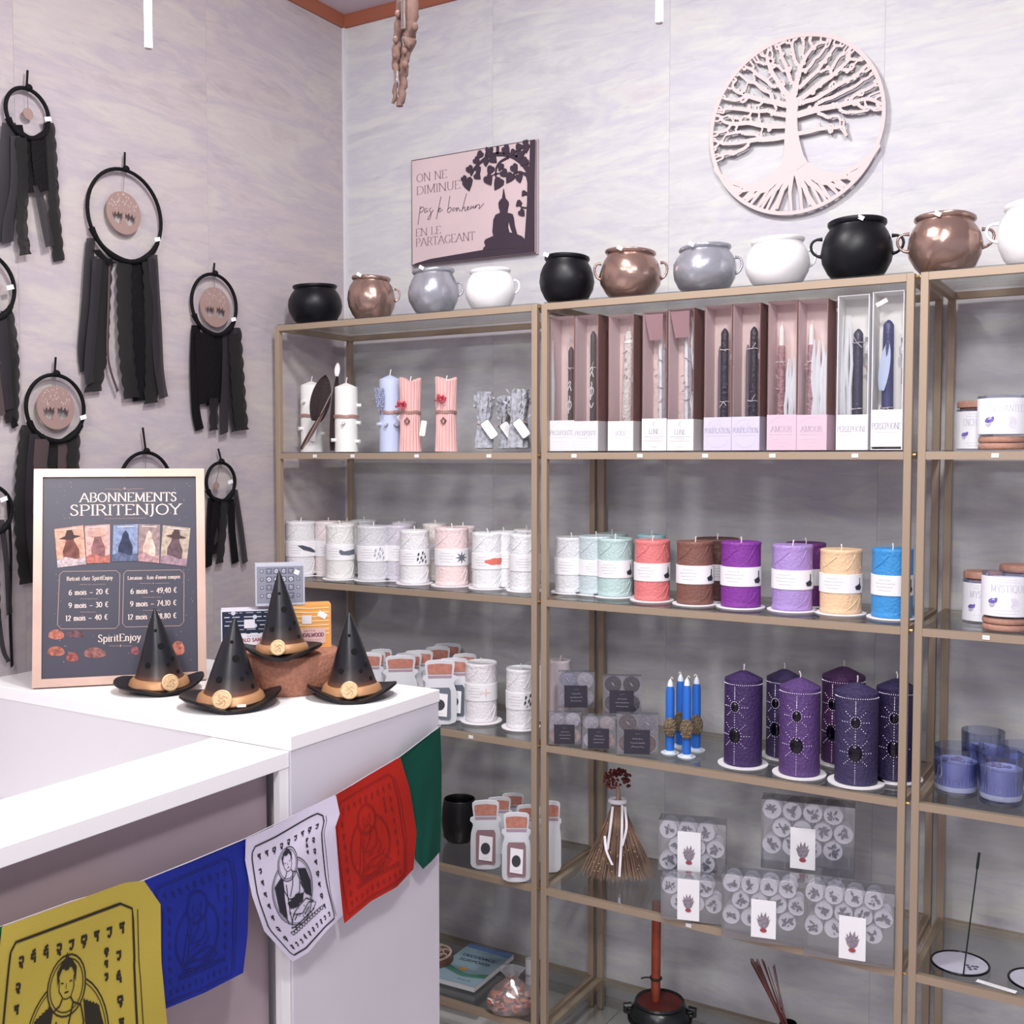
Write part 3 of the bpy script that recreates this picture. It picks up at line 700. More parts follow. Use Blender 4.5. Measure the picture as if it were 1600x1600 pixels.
for n_, (xl, xr, yt, yd, lb, tx) in enumerate([
  (742, 772, 616, -.27, 'grey herb bundle with a tilted tag, leftmost of three', .5),
  (776, 800, 622, -.22, 'grey herb bundle in the middle of three, set back', .5),
  (793, 828, 612, -.27, 'grey herb bundle nearest the post, rightmost of three', .25)]):
    pos, r, h = place2(xl, xr, yt, yd); t = thing('herb_bundle', lb, 'herb bundle', pos, face(pos), 'grey herb bundles with tags')
    q = random.Random(n_); m = MB()
    for k in range(13):
        a0 = q.uniform(0, 6.28); rr = r*q.uniform(.2, .62); tw = q.uniform(.8, 1.6)
        m.tube([(rr*(1-.35*sin(pi*f/6))*cos(a0+tw*f/6), rr*(1-.35*sin(pi*f/6))*sin(a0+tw*f/6), h*f/6*q.uniform(.96, 1)+.007) for f in range(7)], [r*.48, r*.52, r*.46, r*.40, r*.46, r*.50, r*.25], 7)
    m.build('stems', sage, t, smooth=True)
    m = MB()
    for k in range(60):
        a0 = q.uniform(0, 6.28); z = h*q.uniform(.55, 1); rr = r*q.uniform(.5, 1.0); c = Vector((rr*cos(a0), rr*sin(a0), z)); d = Vector((cos(a0)*.5, sin(a0)*.5, q.uniform(.3, 1))).normalized()*q.uniform(.008, .014); s_ = d.orthogonal().normalized()*.0035
        m.add([c-s_*.3, c+d*.5-s_, c+d, c+d*.5+s_], [(0, 1, 2, 3)])
    m.build('leaf_tuft', mat('b0b2bb', .9, var=.2, bscale=80), t, kind='stuff')
    MB().tube([(cos(a*pi/12)*r*.78, sin(a*pi/12)*r*.78, h*.47+.002*sin(a)) for a in range(24)], .0014, 6, True).build('twine', satin, t)
    loctag(t, 'tag', (tx*r, -r*1.1, h*.38), .023, .046, -.62, None, 0, True, True)
    if n_ == 1: feather(MB(), (-.004, -.01, h*.5), (.016, -.012, h*.98), .016).build('feather', mat('5c4a4a', .7), t)

# ================================================================== WINDOW BOXES WITH RITUAL CANDLES
film = clear('ffffff', .25, .05); kraft = mat('84625f', .7, var=.06, bscale=30); kraft_in = mat('efd9d6', .7); whitebox = mat('e9e7ec', .5); white_in = mat('f2f0ee', .6)
def candlebox(label, xl, xr, yt, ylab, kind, word, cardcol, seed, sub=None):
    yf = -.315; pl = at(1, xl, 700, yf); pr_ = at(1, xr, 700, yf); W = pr_.x-pl.x; h = at(1, (xl+xr)/2, yt, yf).z-Z2; D = .062
    t = thing('candle_gift_box', label, 'boxed candle', (pl.x+W/2, yf, Z2), 0, 'window boxes with ritual candles on the middle unit')
    bx = whitebox if kind.startswith('w') else kraft; inn = white_in if kind.startswith('w') else kraft_in; e = .0012
    m = MB(); m.span((-W/2, 0, 0), (-W/2+e, D, h)).span((W/2-e, 0, 0), (W/2, D, h)).span((-W/2+e, e, h-e), (W/2-e, D-e, h)).span((-W/2+e, e, 0), (W/2-e, D-e, e))
    m.build('carton', bx, t)
    ln = MB(); ln.span((-W/2+e, e*2, e), (-W/2+e*1.6, D-.006, h-e*1.7)).span((W/2-e*1.6, e*2, e), (W/2-e, D-.006, h-e*1.7)).span((-W/2+e*1.6, e*2, h-e*1.6), (W/2-e*1.6, D-.006, h-e)); ln.build('lining', mat('e2cdd0', .7) if not kind.startswith('w') else white_in, t)
    MB().span((-W/2+e, D-.006, e), (W/2-e, D, h-e)).build('back_panel', inn, t)
    if kind in ('k4', 'k5'): MB().add([(-W/2*.9, .004, h*.985), (W/2*.6, .004, h*.985), (W/2*.45, .012, h*.80), (-W/2*.6, .012, h*.80)], [(0, 1, 2, 3)]).build('top_flap', mat('a78288', .6), t)
    lh = at(1, (xl+xr)/2, ylab, yf).z-Z2; z0 = .006 if kind == 'w2' else 0
    fr = MB(); fr.span((-W/2, -.0008, z0), (W/2, .0001, lh)); c = fr.build('label_card', mat(cardcol, .6), t)
    MB().span((W/2-.0001, -.0008, 0), (W/2+.0007, D*.98, lh)).build('label_card', mat(cardcol, .6), t)
    P = plane((0, -.0009, 0), (1, 0, 0), (0, 0, 1)); m = MB()
    text(m, word, P, 0, lh*.52, lh*.15, .10, .4, True, 'c', .06, .0003, W*(.42 if len(word) < 5 else .72 if len(word) < 7 else .92)).build('title', mat(sub or 'a5a2b0', .7), c)
    m = MB(); m.ribbon([(-W*.40, lh*.44), (W*.40, lh*.44)], P, .0005, .0003)
    if word == 'LUNE':
        for i, (wd, y) in enumerate(((.2, .37), (.38, .29), (.12, .1))): scribble(m, P, -W*wd, W*wd, lh*y, lh*.035, .12, .0003, seed+i)
        m.ribbon([(W*.02+.004*cos(radians(a)), lh*.84+.004*sin(radians(a))) for a in range(80, 300, 20)], P, .0008, .0003)
    elif kind in ('k6', 'k7'):
        m.ribbon(ell(0, lh*.5, W*.44, lh*.42, 28)+[(W*.44, lh*.5)], P, .0004, .0003)
        for a in (20, 55, 90, 125, 160):
            c_, s_ = cos(radians(a)), sin(radians(a)); m.ribbon([(c_*.005, lh*.68+s_*.004), (c_*.013, lh*.68+s_*.012)], P, [.0004, .0015], .0003)
    else:
        for i, (wd, y) in enumerate(((.34, .29), (.22, .2), (.1, .1))): scribble(m, P, -W*wd, W*wd, lh*y, lh*.03, .08, .0003, seed+i)
        m.ribbon([(W*.42*cos(radians(a)), lh*.62+lh*.32*sin(radians(a))) for a in range(20, 161, 12)], P, .0004, .0003)
    m.build('print', inkl if kind in ('k4', 'k5') else mat('c4bfca', .7), c)
    cz = lh*.35; q = random.Random(seed)
    def taper(x0, r, top, col, name='taper_candle', tip=None, bump=.3, lean=0, rough=.5, var=0):
        m = MB(); n = 12; z = [cz+(top-cz)*i/n for i in range(n+1)]
        m.tube([(x0+lean*i/n, D*.55, z[i]) for i in range(n+1)]+[(x0+lean, D*.55, top+.006), (x0+lean, D*.55, top+.010)], [r*(1-.12*i/n) for i in range(n+1)]+[r*.55, r*.15], 14)
        o = m.build(name, mat(col, rough, bump=bump, bscale=150, var=var), t, smooth=True)
        MB().tube([(x0+lean, D*.55, top+.009), (x0+lean+.001, D*.55, top+.018)], .0008, 5).build('wick', wick, o); return o
    def strings(x0, zs, r, col='ddd6d8'):
        m = MB()
        for z in zs:
            m.tube([(x0+cos(a*pi/6)*r*1.08, D*.55+sin(a*pi/6)*r*1.08, z+.001*sin(a*2)) for a in range(12)], .0008, 5, True)
            for s in (-1, 1): m.tube([(x0, D*.55-r*1.1, z), (x0+s*q.uniform(.006, .012), D*.5-r*1.2, z+q.uniform(-.012, .014))], .0007, 5)
        m.build('string', mat(col, .8), t)
    def herbs(x0, zs, col, n=14):
        m = MB()
        for k in range(n):
            c = Vector((x0+q.uniform(-.004, .004), D*.55-.011, q.uniform(*zs))); d = Vector((q.uniform(-1, 1), -.3, q.uniform(-.3, 1))).normalized()*q.uniform(.006, .013); s_ = d.orthogonal().normalized()*.0022
            m.add([c-s_, c+d*.5-s_, c+d, c+d*.5+s_], [(0, 1, 2, 3)])
        m.build('dried_petals', mat(col, .8), t, kind='stuff')
    def bag(x0, z0, z1, wd):
        m = MB()
        for k in range(4):
            xx = x0-wd/2+wd*(k+.5)/4; m.tube([(xx+q.uniform(-.002, .002), D*.4+q.uniform(-.005, .005), z0+(z1-z0)*i/5) for i in range(6)], [wd*.10, wd*.17, wd*.15, wd*.17, wd*.13, wd*.04], 6)
        m.build('cellophane_bag', clear('ffffff', .9, .10, .82), t, smooth=True)
    def vial(x0, z0, hh=.032, r=.006):
        MB().lathe([(r*.4, z0), (r, z0+.002), (r*1.1, z0+hh*.4), (r*.6, z0+hh*.6), (r*.55, z0+hh*.75)], 12, (x0, D*.45, 0)).build('glass_vial', clear('ffffff', .9, .05, .3), t, smooth=True)
        MB().cyl((x0, D*.45, z0+hh*.72), r*.6, hh*.25, 10).build('stopper', mat('8d8a86', .6), t)
    H_ = h
    if kind in ('k1', 'k2'):
        xo = 0 if kind == 'k2' else .006
        if kind == 'k1':
            MB().tube([(-W*.42, .008, cz), (-W*.40, .007, h*.5), (-W*.42, .008, h*.83)], [.003, .0045, .001], 8).build('cellophane_bag', clear('ffffff', .9, .1, .5), t, smooth=True)
        taper(xo, .0075, H_*.75 if kind == 'k1' else H_*.86, '4d4347')
        strings(xo, [H_*.62], .008)
        P2 = plane((xo, D*.55-.0085, 0), (1, 0, 0), (0, 0, 1)); m = MB(); zz = H_*(.50 if kind == 'k1' else .60)
        def cord(p): m.tube([P2(a, zz+b, 0) for a, b in smoothpts(p, 3)], .0011, 5)
        cord([(-.003, 0), (.001, .007), (.003, .002), (-.001, -.006), (-.004, -.014)]); cord([(.0015, -.004), (.005, -.015)])
        cord([(0, -.026), (.001, -.032), (-.001, -.038), (-.006, -.048), (-.003, -.058), (.003, -.054), (.005, -.044), (.001, -.038), (-.001, -.052), (-.002, -.066)])
        if kind == 'k2': cord([(-.005, -.073), (0, -.084), (.005, -.073)])
        m.build('knotted_cord', mat('f2eef2', .6), t)
        MB().tube([(xo-.004, D*.5, H_*.60), (xo-.008, D*.5, H_*.78), (xo-.003, D*.5, H_*.87), (xo+.005, D*.5, H_*.84)], .0009, 5).build('string', mat('d8cdd2', .8), t)
    elif kind == 'k3':
        taper(-.002, .0125, H_*.86, 'd9d0cd', bump=1, lean=.006, var=.12); o = t
        MB().tube([(.004, D*.55, H_*.80), (.004, D*.55, H_*.86), (.004, D*.55, H_*.885)], [.0118, .0095, .006], 14).build('white_tip', mat('eeecea', .5), t, smooth=True)
        herbs(0, (cz, H_*.78), 'b9a59f', 16); vial(.019, H_*.5)
    elif kind in ('k4', 'k5'):
        taper(.001, .0048, H_*.80, 'e9e8ec', lean=-.002, rough=.25)
        taper(.010, .0062, H_*.72, '9e9aa4', lean=-.002, bump=.6); strings(.002, [H_*.66, H_*.46, H_*.36], .006, 'c9bfc6')
        herbs(-.003, (cz, H_*.7), 'cfc6cb', 20)
        if kind == 'k5': bag(.021, h*.58, h*.95, .012); bag(.021, cz, h*.42, .012)
        else: vial(.02, H_*.52, .03, .005)
    elif kind in ('k6', 'k7'):
        taper(.002 if kind == 'k6' else .005, .009, H_*.82, '3c3742', rough=.3, bump=.8)
        taper(-.008, .004, H_*.70, '6a6472'); strings(.004, [H_*.70, H_*.34], .010)
        herbs(.008, (cz, H_*.5), '5e5560', 14); vial(.022, H_*.62, .03, .006)
    elif kind in ('k8', 'k9'):
        xo = -.012
        taper(xo, .0085, H_*.70, 'a9848a', bump=1, var=.15); taper(xo, .0065, H_*.82, 'ece6e4'); strings(xo, [H_*.60], .009)
        if kind == 'k8': bag(.012, cz, h*.62, .024)
        else: bag(.010, cz, h*.74, .036)
        herbs(xo, (cz, H_*.6), 'b08f92', 14)
    elif kind == 'w1':
        taper(.002, .0105, H_*.76, '3c3a50', rough=.35); bag(-.018, cz, h*.88, .02); strings(.002, [H_*.70, H_*.27], .011, 'c9c2cc'); vial(.021, H_*.62, .035, .007)
        MB().tube([(.018, D*.5, h*.55), (.026, D*.5, h*.49)], .0025, 8).build('cinnamon_stick', mat('a58c86', .8), t)
    elif kind == 'w2':
        taper(-.006, .0115, H_*.80, '3d4270', rough=.35); strings(-.006, [H_*.27], .012, 'c9c2cc'); vial(.023, H_*.60, .035, .007)
        m = MB(); feather(m, (-.014, .02, h*.38), (-.004, .018, h*.70), .02, curl=.1); m.build('pale_blue_feather', mat('b9c6e0', .7), t)
        MB().tube([(.022, D*.5, h*.52), (.022, D*.5, h*.42)], .0025, 8).build('cinnamon_stick', mat('a58c86', .8), t)
        MB().box((-.012, -.001, h*.93), (.022, .001, .008), Matrix.Rotation(-.45, 3, 'Y')).build('white_sticker', tagm, t)
    MB().span((-W/2+e, .0002, lh), (W/2-e, .0006, h-e)).build('window_film', film, t)
for i, a in enumerate([
 ('brown window box with a dark knotted candle, leftmost of all the boxes', 858, 897, 494, 657, 'k1', 'PROSPERITE', 'dcdae0'),
 ('brown window box with a slim dark candle, second from left', 897.5, 934, 492, 658, 'k2', 'PROSPERITE', 'dcdae0'),
 ('brown window box with a thick cream candle, third from left', 950, 989, 492, 658, 'k3', 'VOEU', 'dfdde0'),
 ('brown window box with a thin silver candle, left of the pair with moon labels', 1003, 1041, 487, 654, 'k4', 'LUNE', 'e0dee2', '8f8b99'),
 ('brown window box with a silver candle and clear bags, right of the moon-label pair', 1042.5, 1083, 482, 655, 'k5', 'LUNE', 'e0dee2', '8f8b99'),
 ('brown window box with a dark candle, left of the two with lilac labels', 1099.5, 1142, 477, 652, 'k6', 'PURIFICATION', 'c9c3da'),
 ('brown window box with a dark candle, right of the two with lilac labels', 1143, 1186, 474, 651, 'k7', 'PURIFICATION', 'c9c3da'),
 ('brown window box with a pink-brown candle, left of the two with pink labels', 1198, 1243.5, 470, 648, 'k8', 'AMOUR', 'd3b7c6'),
 ('brown window box with a large clear bag, right of the two with pink labels', 1244.5, 1291, 468, 648, 'k9', 'AMOUR', 'd3b7c6'),
 ('white window box with a dark candle, left of the two white ones', 1306, 1355, 461, 648, 'w1', 'PERSEPHONE', 'e2e0e5'),
 ('white window box with a blue candle and feather, rightmost of all the boxes', 1360, 1409, 455, 640, 'w2', 'PERSEPHONE', 'e2e0e5')]):
    candlebox(*a[:8], 40+i, *(a[8:]))

# ================================================================== LABELLED JAR CANDLES ON THE RIGHT UNIT
corkm = mat('b08474', .7, bump=.3, bscale=120, var=.08)
def jar(label, xl, xr, yt, ybot, z, word, lid, base, yd):
    p = at(1, (xl+xr)/2, ybot, yd); r = (xr-xl)/2*depth(p)/FPX; zb = z+(.026 if base else 0); h = at(1, (xl+xr)/2, yt, yd-r).z-zb
    t = thing('jar_candle', label, 'jar candle', (p.x, yd, z), face((p.x, yd, z)), 'labelled glass jar candles on the right unit')
    if base:
        for k in range(2): MB().lathe([(r*.9, 0), (r*.94, .002), (r*.94, .008), (r*.88, .0115)], 32, (0, 0, k*.0125)).build('wooden_lid', corkm, t, smooth=True)
    b = zb-z
    MB().lathe([(r*.9, b), (r, b+.003), (r, b+h), (r*.955, b+h), (r*.95, b+.006), (.001, b+.005)], 36).build('glass', clear('f4f6ff', .3, .03), t, smooth=True)
    MB().lathe([(r*.9, b+.006), (r*.94, b+.008), (r*.94, b+h*.86), (.001, b+h*.86)], 36).build('wax', mat('e9e8ee', .5), t, smooth=True)
    lb = MB(); P = cylmap(r+.0006, b); W = r*1.35
    n = 24; 
    for i in range(n): u0 = -W*1.02+2.04*W*i/n; u1 = -W*1.02+2.04*W*(i+1)/n; lb.add([P(u0, h*.03), P(u1, h*.03), P(u1, h*.93), P(u0, h*.93)], [(0, 1, 2, 3)])
    lo = lb.build('label', mat('efeff5', .55), t, smooth=True)
    m = MB(); text(m, word, P, .1*r, h*.58, h*.17, .07, .3, False, 'c', .10, .0006, r*1.45); m.build('title', mat('c3c1cf', .7), lo)
    m = MB()
    for i, (y, wd) in enumerate(((.86, .35), (.80, .45), (.16, .45), (.09, .35))): scribble(m, P, -wd*r, wd*r+.1*r, h*y, h*.02, .12, .0004, i)
    m.build('print', mat('aaa9b8', .7), lo)
    m = MB(); q = random.Random(2)
    m.fill([(-.55*r+a*r*.20, h*.36+b_*r*.16) for a, b_ in ((-1, -.1), (-.8, .5), (-.2, .9), (.4, .8), (.9, 1.2), (1.1, .7), (.9, -.1), (.2, -.5), (-.6, -.5))], P, .0006); m.build('amethyst_print', mat('7264b4', .6, var=.4, bscale=300), lo)
    m = MB(); m.fill([(-.55*r+a*r*.20, h*.36+b_*r*.16) for a, b_ in ((-.9, -.7), (.2, -.7), (.7, -.5), (.1, -1.5), (-.5, -1.5))], P, .0006); m.build('crystal_print', mat('b9b6c6', .6), lo)
    m = MB(); m.fill([(.30*r+a*r*.22, h*.34+b_*r*.2) for a, b_ in ((-.6, 1), (.3, 1.1), (.9, .5), (.9, -.5), (.2, -1.2), (-.5, -.9), (-.2, 0))], P, .0006); m.build('quartz_print', mat('dcdae6', .6), lo)
    if lid: MB().lathe([(r*.80, b+h-.002), (r*.80, b+h+.002), (r*.97, b+h+.0025), (r*.97, b+h+.012), (r*.92, b+h+.015), (.001, b+h+.015)], 32).build('wooden_lid', corkm, t, smooth=True)
jar('smaller white-labelled jar candle with a wooden lid, behind on the upper right shelf', 1495, 1549, 638, 705, Z2, 'ENCHANTE', True, False, -.2)
jar('large white-labelled jar candle on its wooden lid, front of the upper right shelf', 1529, 1604, 617, 689, Z2, 'ENCHANTEE', False, True, -.275)
jar('white-labelled jar candle with a wooden lid, half hidden, second right shelf', 1505, 1562, 907, 972, Z3+GZ, 'MYSTIQUE', True, False, -.19)
jar('white-labelled jar candle on its wooden lid, front of the second right shelf', 1535, 1607, 897, 975, Z3+GZ, 'MYSTIQUE', False, True, -.285)
jar('jar candle with a wooden lid at the picture edge, second right shelf', 1562, 1625, 897, 950, Z3+GZ, 'MYSTIQUE', True, False, -.14)

# ================================================================== JAR-SHAPED POUCHES
OUT = [(-.30, 0), (.30, 0), (.46, .02), (.5, .06), (.5, .40), (.48, .52), (.42, .62), (.44, .66), (.52, .70), (.50, .74), (.40, .76), (.44, .90), (.44, .955), (.36, .985), (0, 1), (-.36, .985), (-.44, .955), (-.44, .90), (-.40, .76), (-.50, .74), (-.52, .70), (-.44, .66), (-.42, .62), (-.48, .52), (-.5, .40), (-.5, .06), (-.46, .02)]
pouchm = clear('f2f4fa', .5, .25, .74); 
def pouch(label, xl, xr, yt, yb, z, yd=None, front=True, group=None, darkc='6d7480', rz=0):
    if yd is None:
        p = at(2, (xl+xr)/2, yb, z); p += hdir(p)*.008
    else: p = at(1, (xl+xr)/2, (yt+yb)/2, yd)
    p.z = z+GZ+.0015; W = (xr-xl)*depth(p)/FPX; h = at(1, (xl+xr)/2, yt, p.y).z-p.z
    t = thing('jar_pouch', label, 'pouch', p, face(p)+rz, group)
    def P(u, v, o=0):
        bulge = .010*max(0, 1-(v/h/.75)**2)*max(0, 1-(2*u/W)**2) if v < h*.75 else 0
        return Vector((u, -o-(bulge if o > 0 else -bulge), v))
    m = MB(); n = 12
    # front and back skins as rows across the outline
    right = [(x*W, v*h) for x, v in OUT[1:15]]
    rows = [(.30*W, 0)]+right[1:]
    for side in (1, -1):
        vs = []
        for (x, v) in rows:
            for k in range(n+1): vs.append(P(-x+2*x*k/n, v, .0012*side))
        fs = [(i*(n+1)+k, i*(n+1)+k+1, (i+1)*(n+1)+k+1, (i+1)*(n+1)+k) for i in range(len(rows)-1) for k in range(n)]
        m.add(vs, fs)
    m.build('pouch', pouchm, t, smooth=True)
    m = MB(); edge = [P(x*W, v*h, 0) for x, v in OUT]; m.tube(edge, .0011, 5, True); m.build('sealed_edge', mat('eeeff5', .4), t, smooth=True)
    ck = [(-.36, .775), (.36, .775), (.385, .90), (.36, .93), (0, .945), (-.36, .93), (-.385, .90)]
    m = MB(); m.fill([(x*W, v*h) for x, v in ck], P, .0022); m.build('cork_print', mat('bd7f70', .7, var=.12, bscale=90), t)
    m = MB(); m.fill([(x*W, v*h) for x, v in ((-.35, .715), (.35, .715), (.37, .755), (-.37, .755))], P, .0022); m.build('neck_band', mat('a9909e', .6), t)
    if front:
        wn = [(-.33, .10), (-.28, .07), (.28, .07), (.33, .10), (.33, .52), (.28, .57), (-.28, .57), (-.33, .52)]
        Q = lambda u, v, o=0: Vector((u, P(0, v, .0012).y*.9+P(u, v, .0012).y*.1-.0006-o, v))
        m = MB(); m.fill([(x*W, v*h) for x, v in wn], Q, .0); m.build('window', mat(darkc, .35), t)
        m = MB(); m.prism([(x*W, v*h) for x, v in ((-.24, .15), (.21, .12), (.24, .47), (-.21, .50))], Q, .0012, .002); lb = m.build('label', paper, t)
        m = MB(); m.fill([(a*.16*W-.01*W, h*.31+b*.085*h) for a, b in ell(0, 0, 1, 1, 14)], Q, .0024); m.build('round_motif', mat('3b3c46', .6, var=.4, bscale=400), lb)
        m = MB(); scribble(m, Q, -.12*W, .1*W, h*.17, h*.012, .1, .0024, 3); m.build('print', inkl, lb)
gp = 'jar-shaped pouches with printed corks'
for a in [
 ('grey jar-shaped pouch in front, nearest the counter corner', 662, 713, 1031, 1135, Z4, None, True, gp),
 ('grey jar-shaped pouch just right behind the counter-corner one', 684, 734, 1028, 1129, Z4, None, True, gp, '56646e'),
 ('grey jar-shaped pouch behind the counter edge, left of the corner one', 600, 652, 1024, 1130, Z4, -.26, False, gp),
 ('grey jar-shaped pouch right behind the rightmost witch hat', 553, 599, 1020, 1126, Z4, -.285, False, gp),
 ('grey jar-shaped pouch in the second row, behind the counter-corner ones', 663, 705, 1010, 1112, Z4, -.12, False, gp),
 ('grey jar-shaped pouch farthest back, cork top only', 676, 722, 1005, 1108, Z4, -.06, False, gp),
 ('grey jar-shaped pouch behind and left of the white star candle', 706, 746, 1021, 1122, Z4, -.17, False, gp),
 ('grey jar-shaped pouch in the middle row, second behind the front one', 630, 679, 1016, 1118, Z4, -.19, False, gp),
 ('grey jar-shaped pouch in the middle row, directly behind the front one', 616, 661, 1020, 1122, Z4, -.225, False, gp),
 ('grey jar-shaped pouch in the back row above the rightmost hat', 578, 614, 1014, 1118, Z4, -.17, False, gp),
 ('grey jar-shaped pouch between the back rows above the rightmost hat', 566, 604, 1018, 1120, Z4, -.22, False, gp)]: pouch(*a)
gp2 = 'jar-shaped pouches with a pink window'
for a in [
 ('jar-shaped pouch with a round dark motif, left front on the lower shelf', 736, 782, 1250, 1361, Z5, None, True, gp2, '8f7078'),
 ('jar-shaped pouch with a round dark motif, right front against the post', 785, 829, 1269, 1381, Z5, None, True, gp2, '8f7078'),
 ('jar-shaped pouch behind, between the two front ones', 760, 800, 1245, 1352, Z5, -.2, False, gp2),
 ('jar-shaped pouch farthest back on the lower shelf', 783, 820, 1239, 1345, Z5, -.13, False, gp2),
 ('jar-shaped pouch partly behind the right front one', 806, 846, 1257, 1362, Z5, -.22, False, gp2),
 ('jar-shaped pouch seen edge-on at the left post of the middle unit', 848, 876, 1251, 1362, Z5, -.24, False, gp2)]: pouch(*a)

# ================================================================== CLEAR BOXES OF TEALIGHTS
boxm = clear('fbfbfd', .7, .06, .02); alu = mat('c9ccd4', .25, .8)
def tealight(m_cup, m_wax, c, r, d=.012, ax=-1):
    # lies on its side, face towards -y
    f = lambda p, a: Vector((p.x, -p.z, p.y))
    m_cup.lathe([(r, 0), (r, d), (r*.95, d), (r*.93, d-.002)], 16, c, f); m_wax.lathe([(r*.94, d-.004), (r*.94, d-.0016), (r*.3, d-.001)], 16, c, f)
darkcard = mat('33303c', .6)
def tealbox(label, xl, xr, yt, yb, z, cols, zoff=0, yd=None):
    if yd is None: p = at(2, (xl+xr)/2, yb, z); 
    else: p = at(1, (xl+xr)/2, yb, yd)
    p.z = z+GZ+zoff; W = (xr-xl)*depth(p)/FPX; h = W*1.0; D = .022; p += hdir(p)*D/2
    t = thing('tealight_box', label, 'box of tealights', p, face(p), 'clear boxes of four tealights with black labels')
    r = W*.235; k = 0
    for cx, cz in ((-.24, .26), (.24, .26), (-.24, .76), (.24, .76)):
        a = MB(); b = MB(); tealight(a, b, (cx*W, D*.35, cz*h), r); a.build('metal_cup', alu, t, smooth=True); w_ = b.build('tealight', mat(cols[k % len(cols)], .5, bump=1, bscale=200, var=.15), t, smooth=True)
        MB().tube([(cx*W-.003, -.0065, cz*h+.004), (cx*W+.003, -.0072, cz*h-.003)], .0008, 5).build('wick', wick, w_); k += 1
    e = .0006
    m = MB(); x = W/2
    m.span((-x, -D/2, 0), (x, -D/2+e, h)).span((-x, D/2-e, 0), (x, D/2, h)).span((-x, -D/2+e, h-e), (x, D/2-e, h)).span((-x, -D/2+e, 0), (-x+e, D/2-e, h-e)).span((x-e, -D/2+e, 0), (x, D/2-e, h-e)).span((-x+e, -D/2+e, 0), (x-e, D/2-e, e))
    m.build('clear_case', boxm, t)
    P = plane((0, -D/2-.0004, h*.36), (1, 0, 0), (0, 0, 1)); m = MB(); m.prism([(-W*.33, -h*.34), (W*.30, -h*.34), (W*.30, h*.26), (-W*.33, h*.26)], P, 0, .0007); lb = m.build('black_label', darkcard, t)
    m = MB()
    for i, (y, wd) in enumerate(((.15, .06), (.02, .12), (-.08, .17), (-.18, .15))): scribble(m, P, -wd*W, wd*W, h*y, h*(.05 if i else .02), .1, .0009, i+int(xl))
    m.build('print', mat('a9a6b4', .7), lb)
    return h
zb1 = tealbox('clear tealight box in the bottom row, against the left post, pink and cream tealights', 857, 908, 1110, 1166, Z4, ['c9a8a6', 'd9b9ae', 'b9b4bf', 'd6d2da'])
tealbox('clear tealight box in the middle of the bottom row, white and pink tealights', 909.5, 962, 1112, 1173, Z4, ['d9d9e2', 'd3a9a4', 'bcb8c2', 'c9b9b9'])
tealbox('clear tealight box at the right of the bottom row, brown tealights', 964, 1028, 1116, 1182, Z4, ['75504c', '6b4a48', '5d4a50', '8a8590'])
tealbox('clear tealight box stacked on top at the left, white tealights', 872, 929, 1049, 1106, Z4, ['b9b6c0', 'bfbcc6', 'a9a9b8', 'c4c2c9'], zb1+.001, None) if False else None
def stackpos(xl, xr, yb, yd): p = at(1, (xl+xr)/2, yb, yd); return p.z
tealbox('clear tealight box stacked on top at the left, white tealights', 872, 929, 1049, 1110, Z4, ['b9b6c0', 'bfbcc6', '9fa0b4', 'c4c2c9'], zb1+.0008, -.268)
tealbox('clear tealight box stacked on top at the right, black tealights', 942, 1002, 1056, 1116, Z4, ['33313c', '2c2a36', '302e3a', '2a2833'], zb1+.0008, -.268)
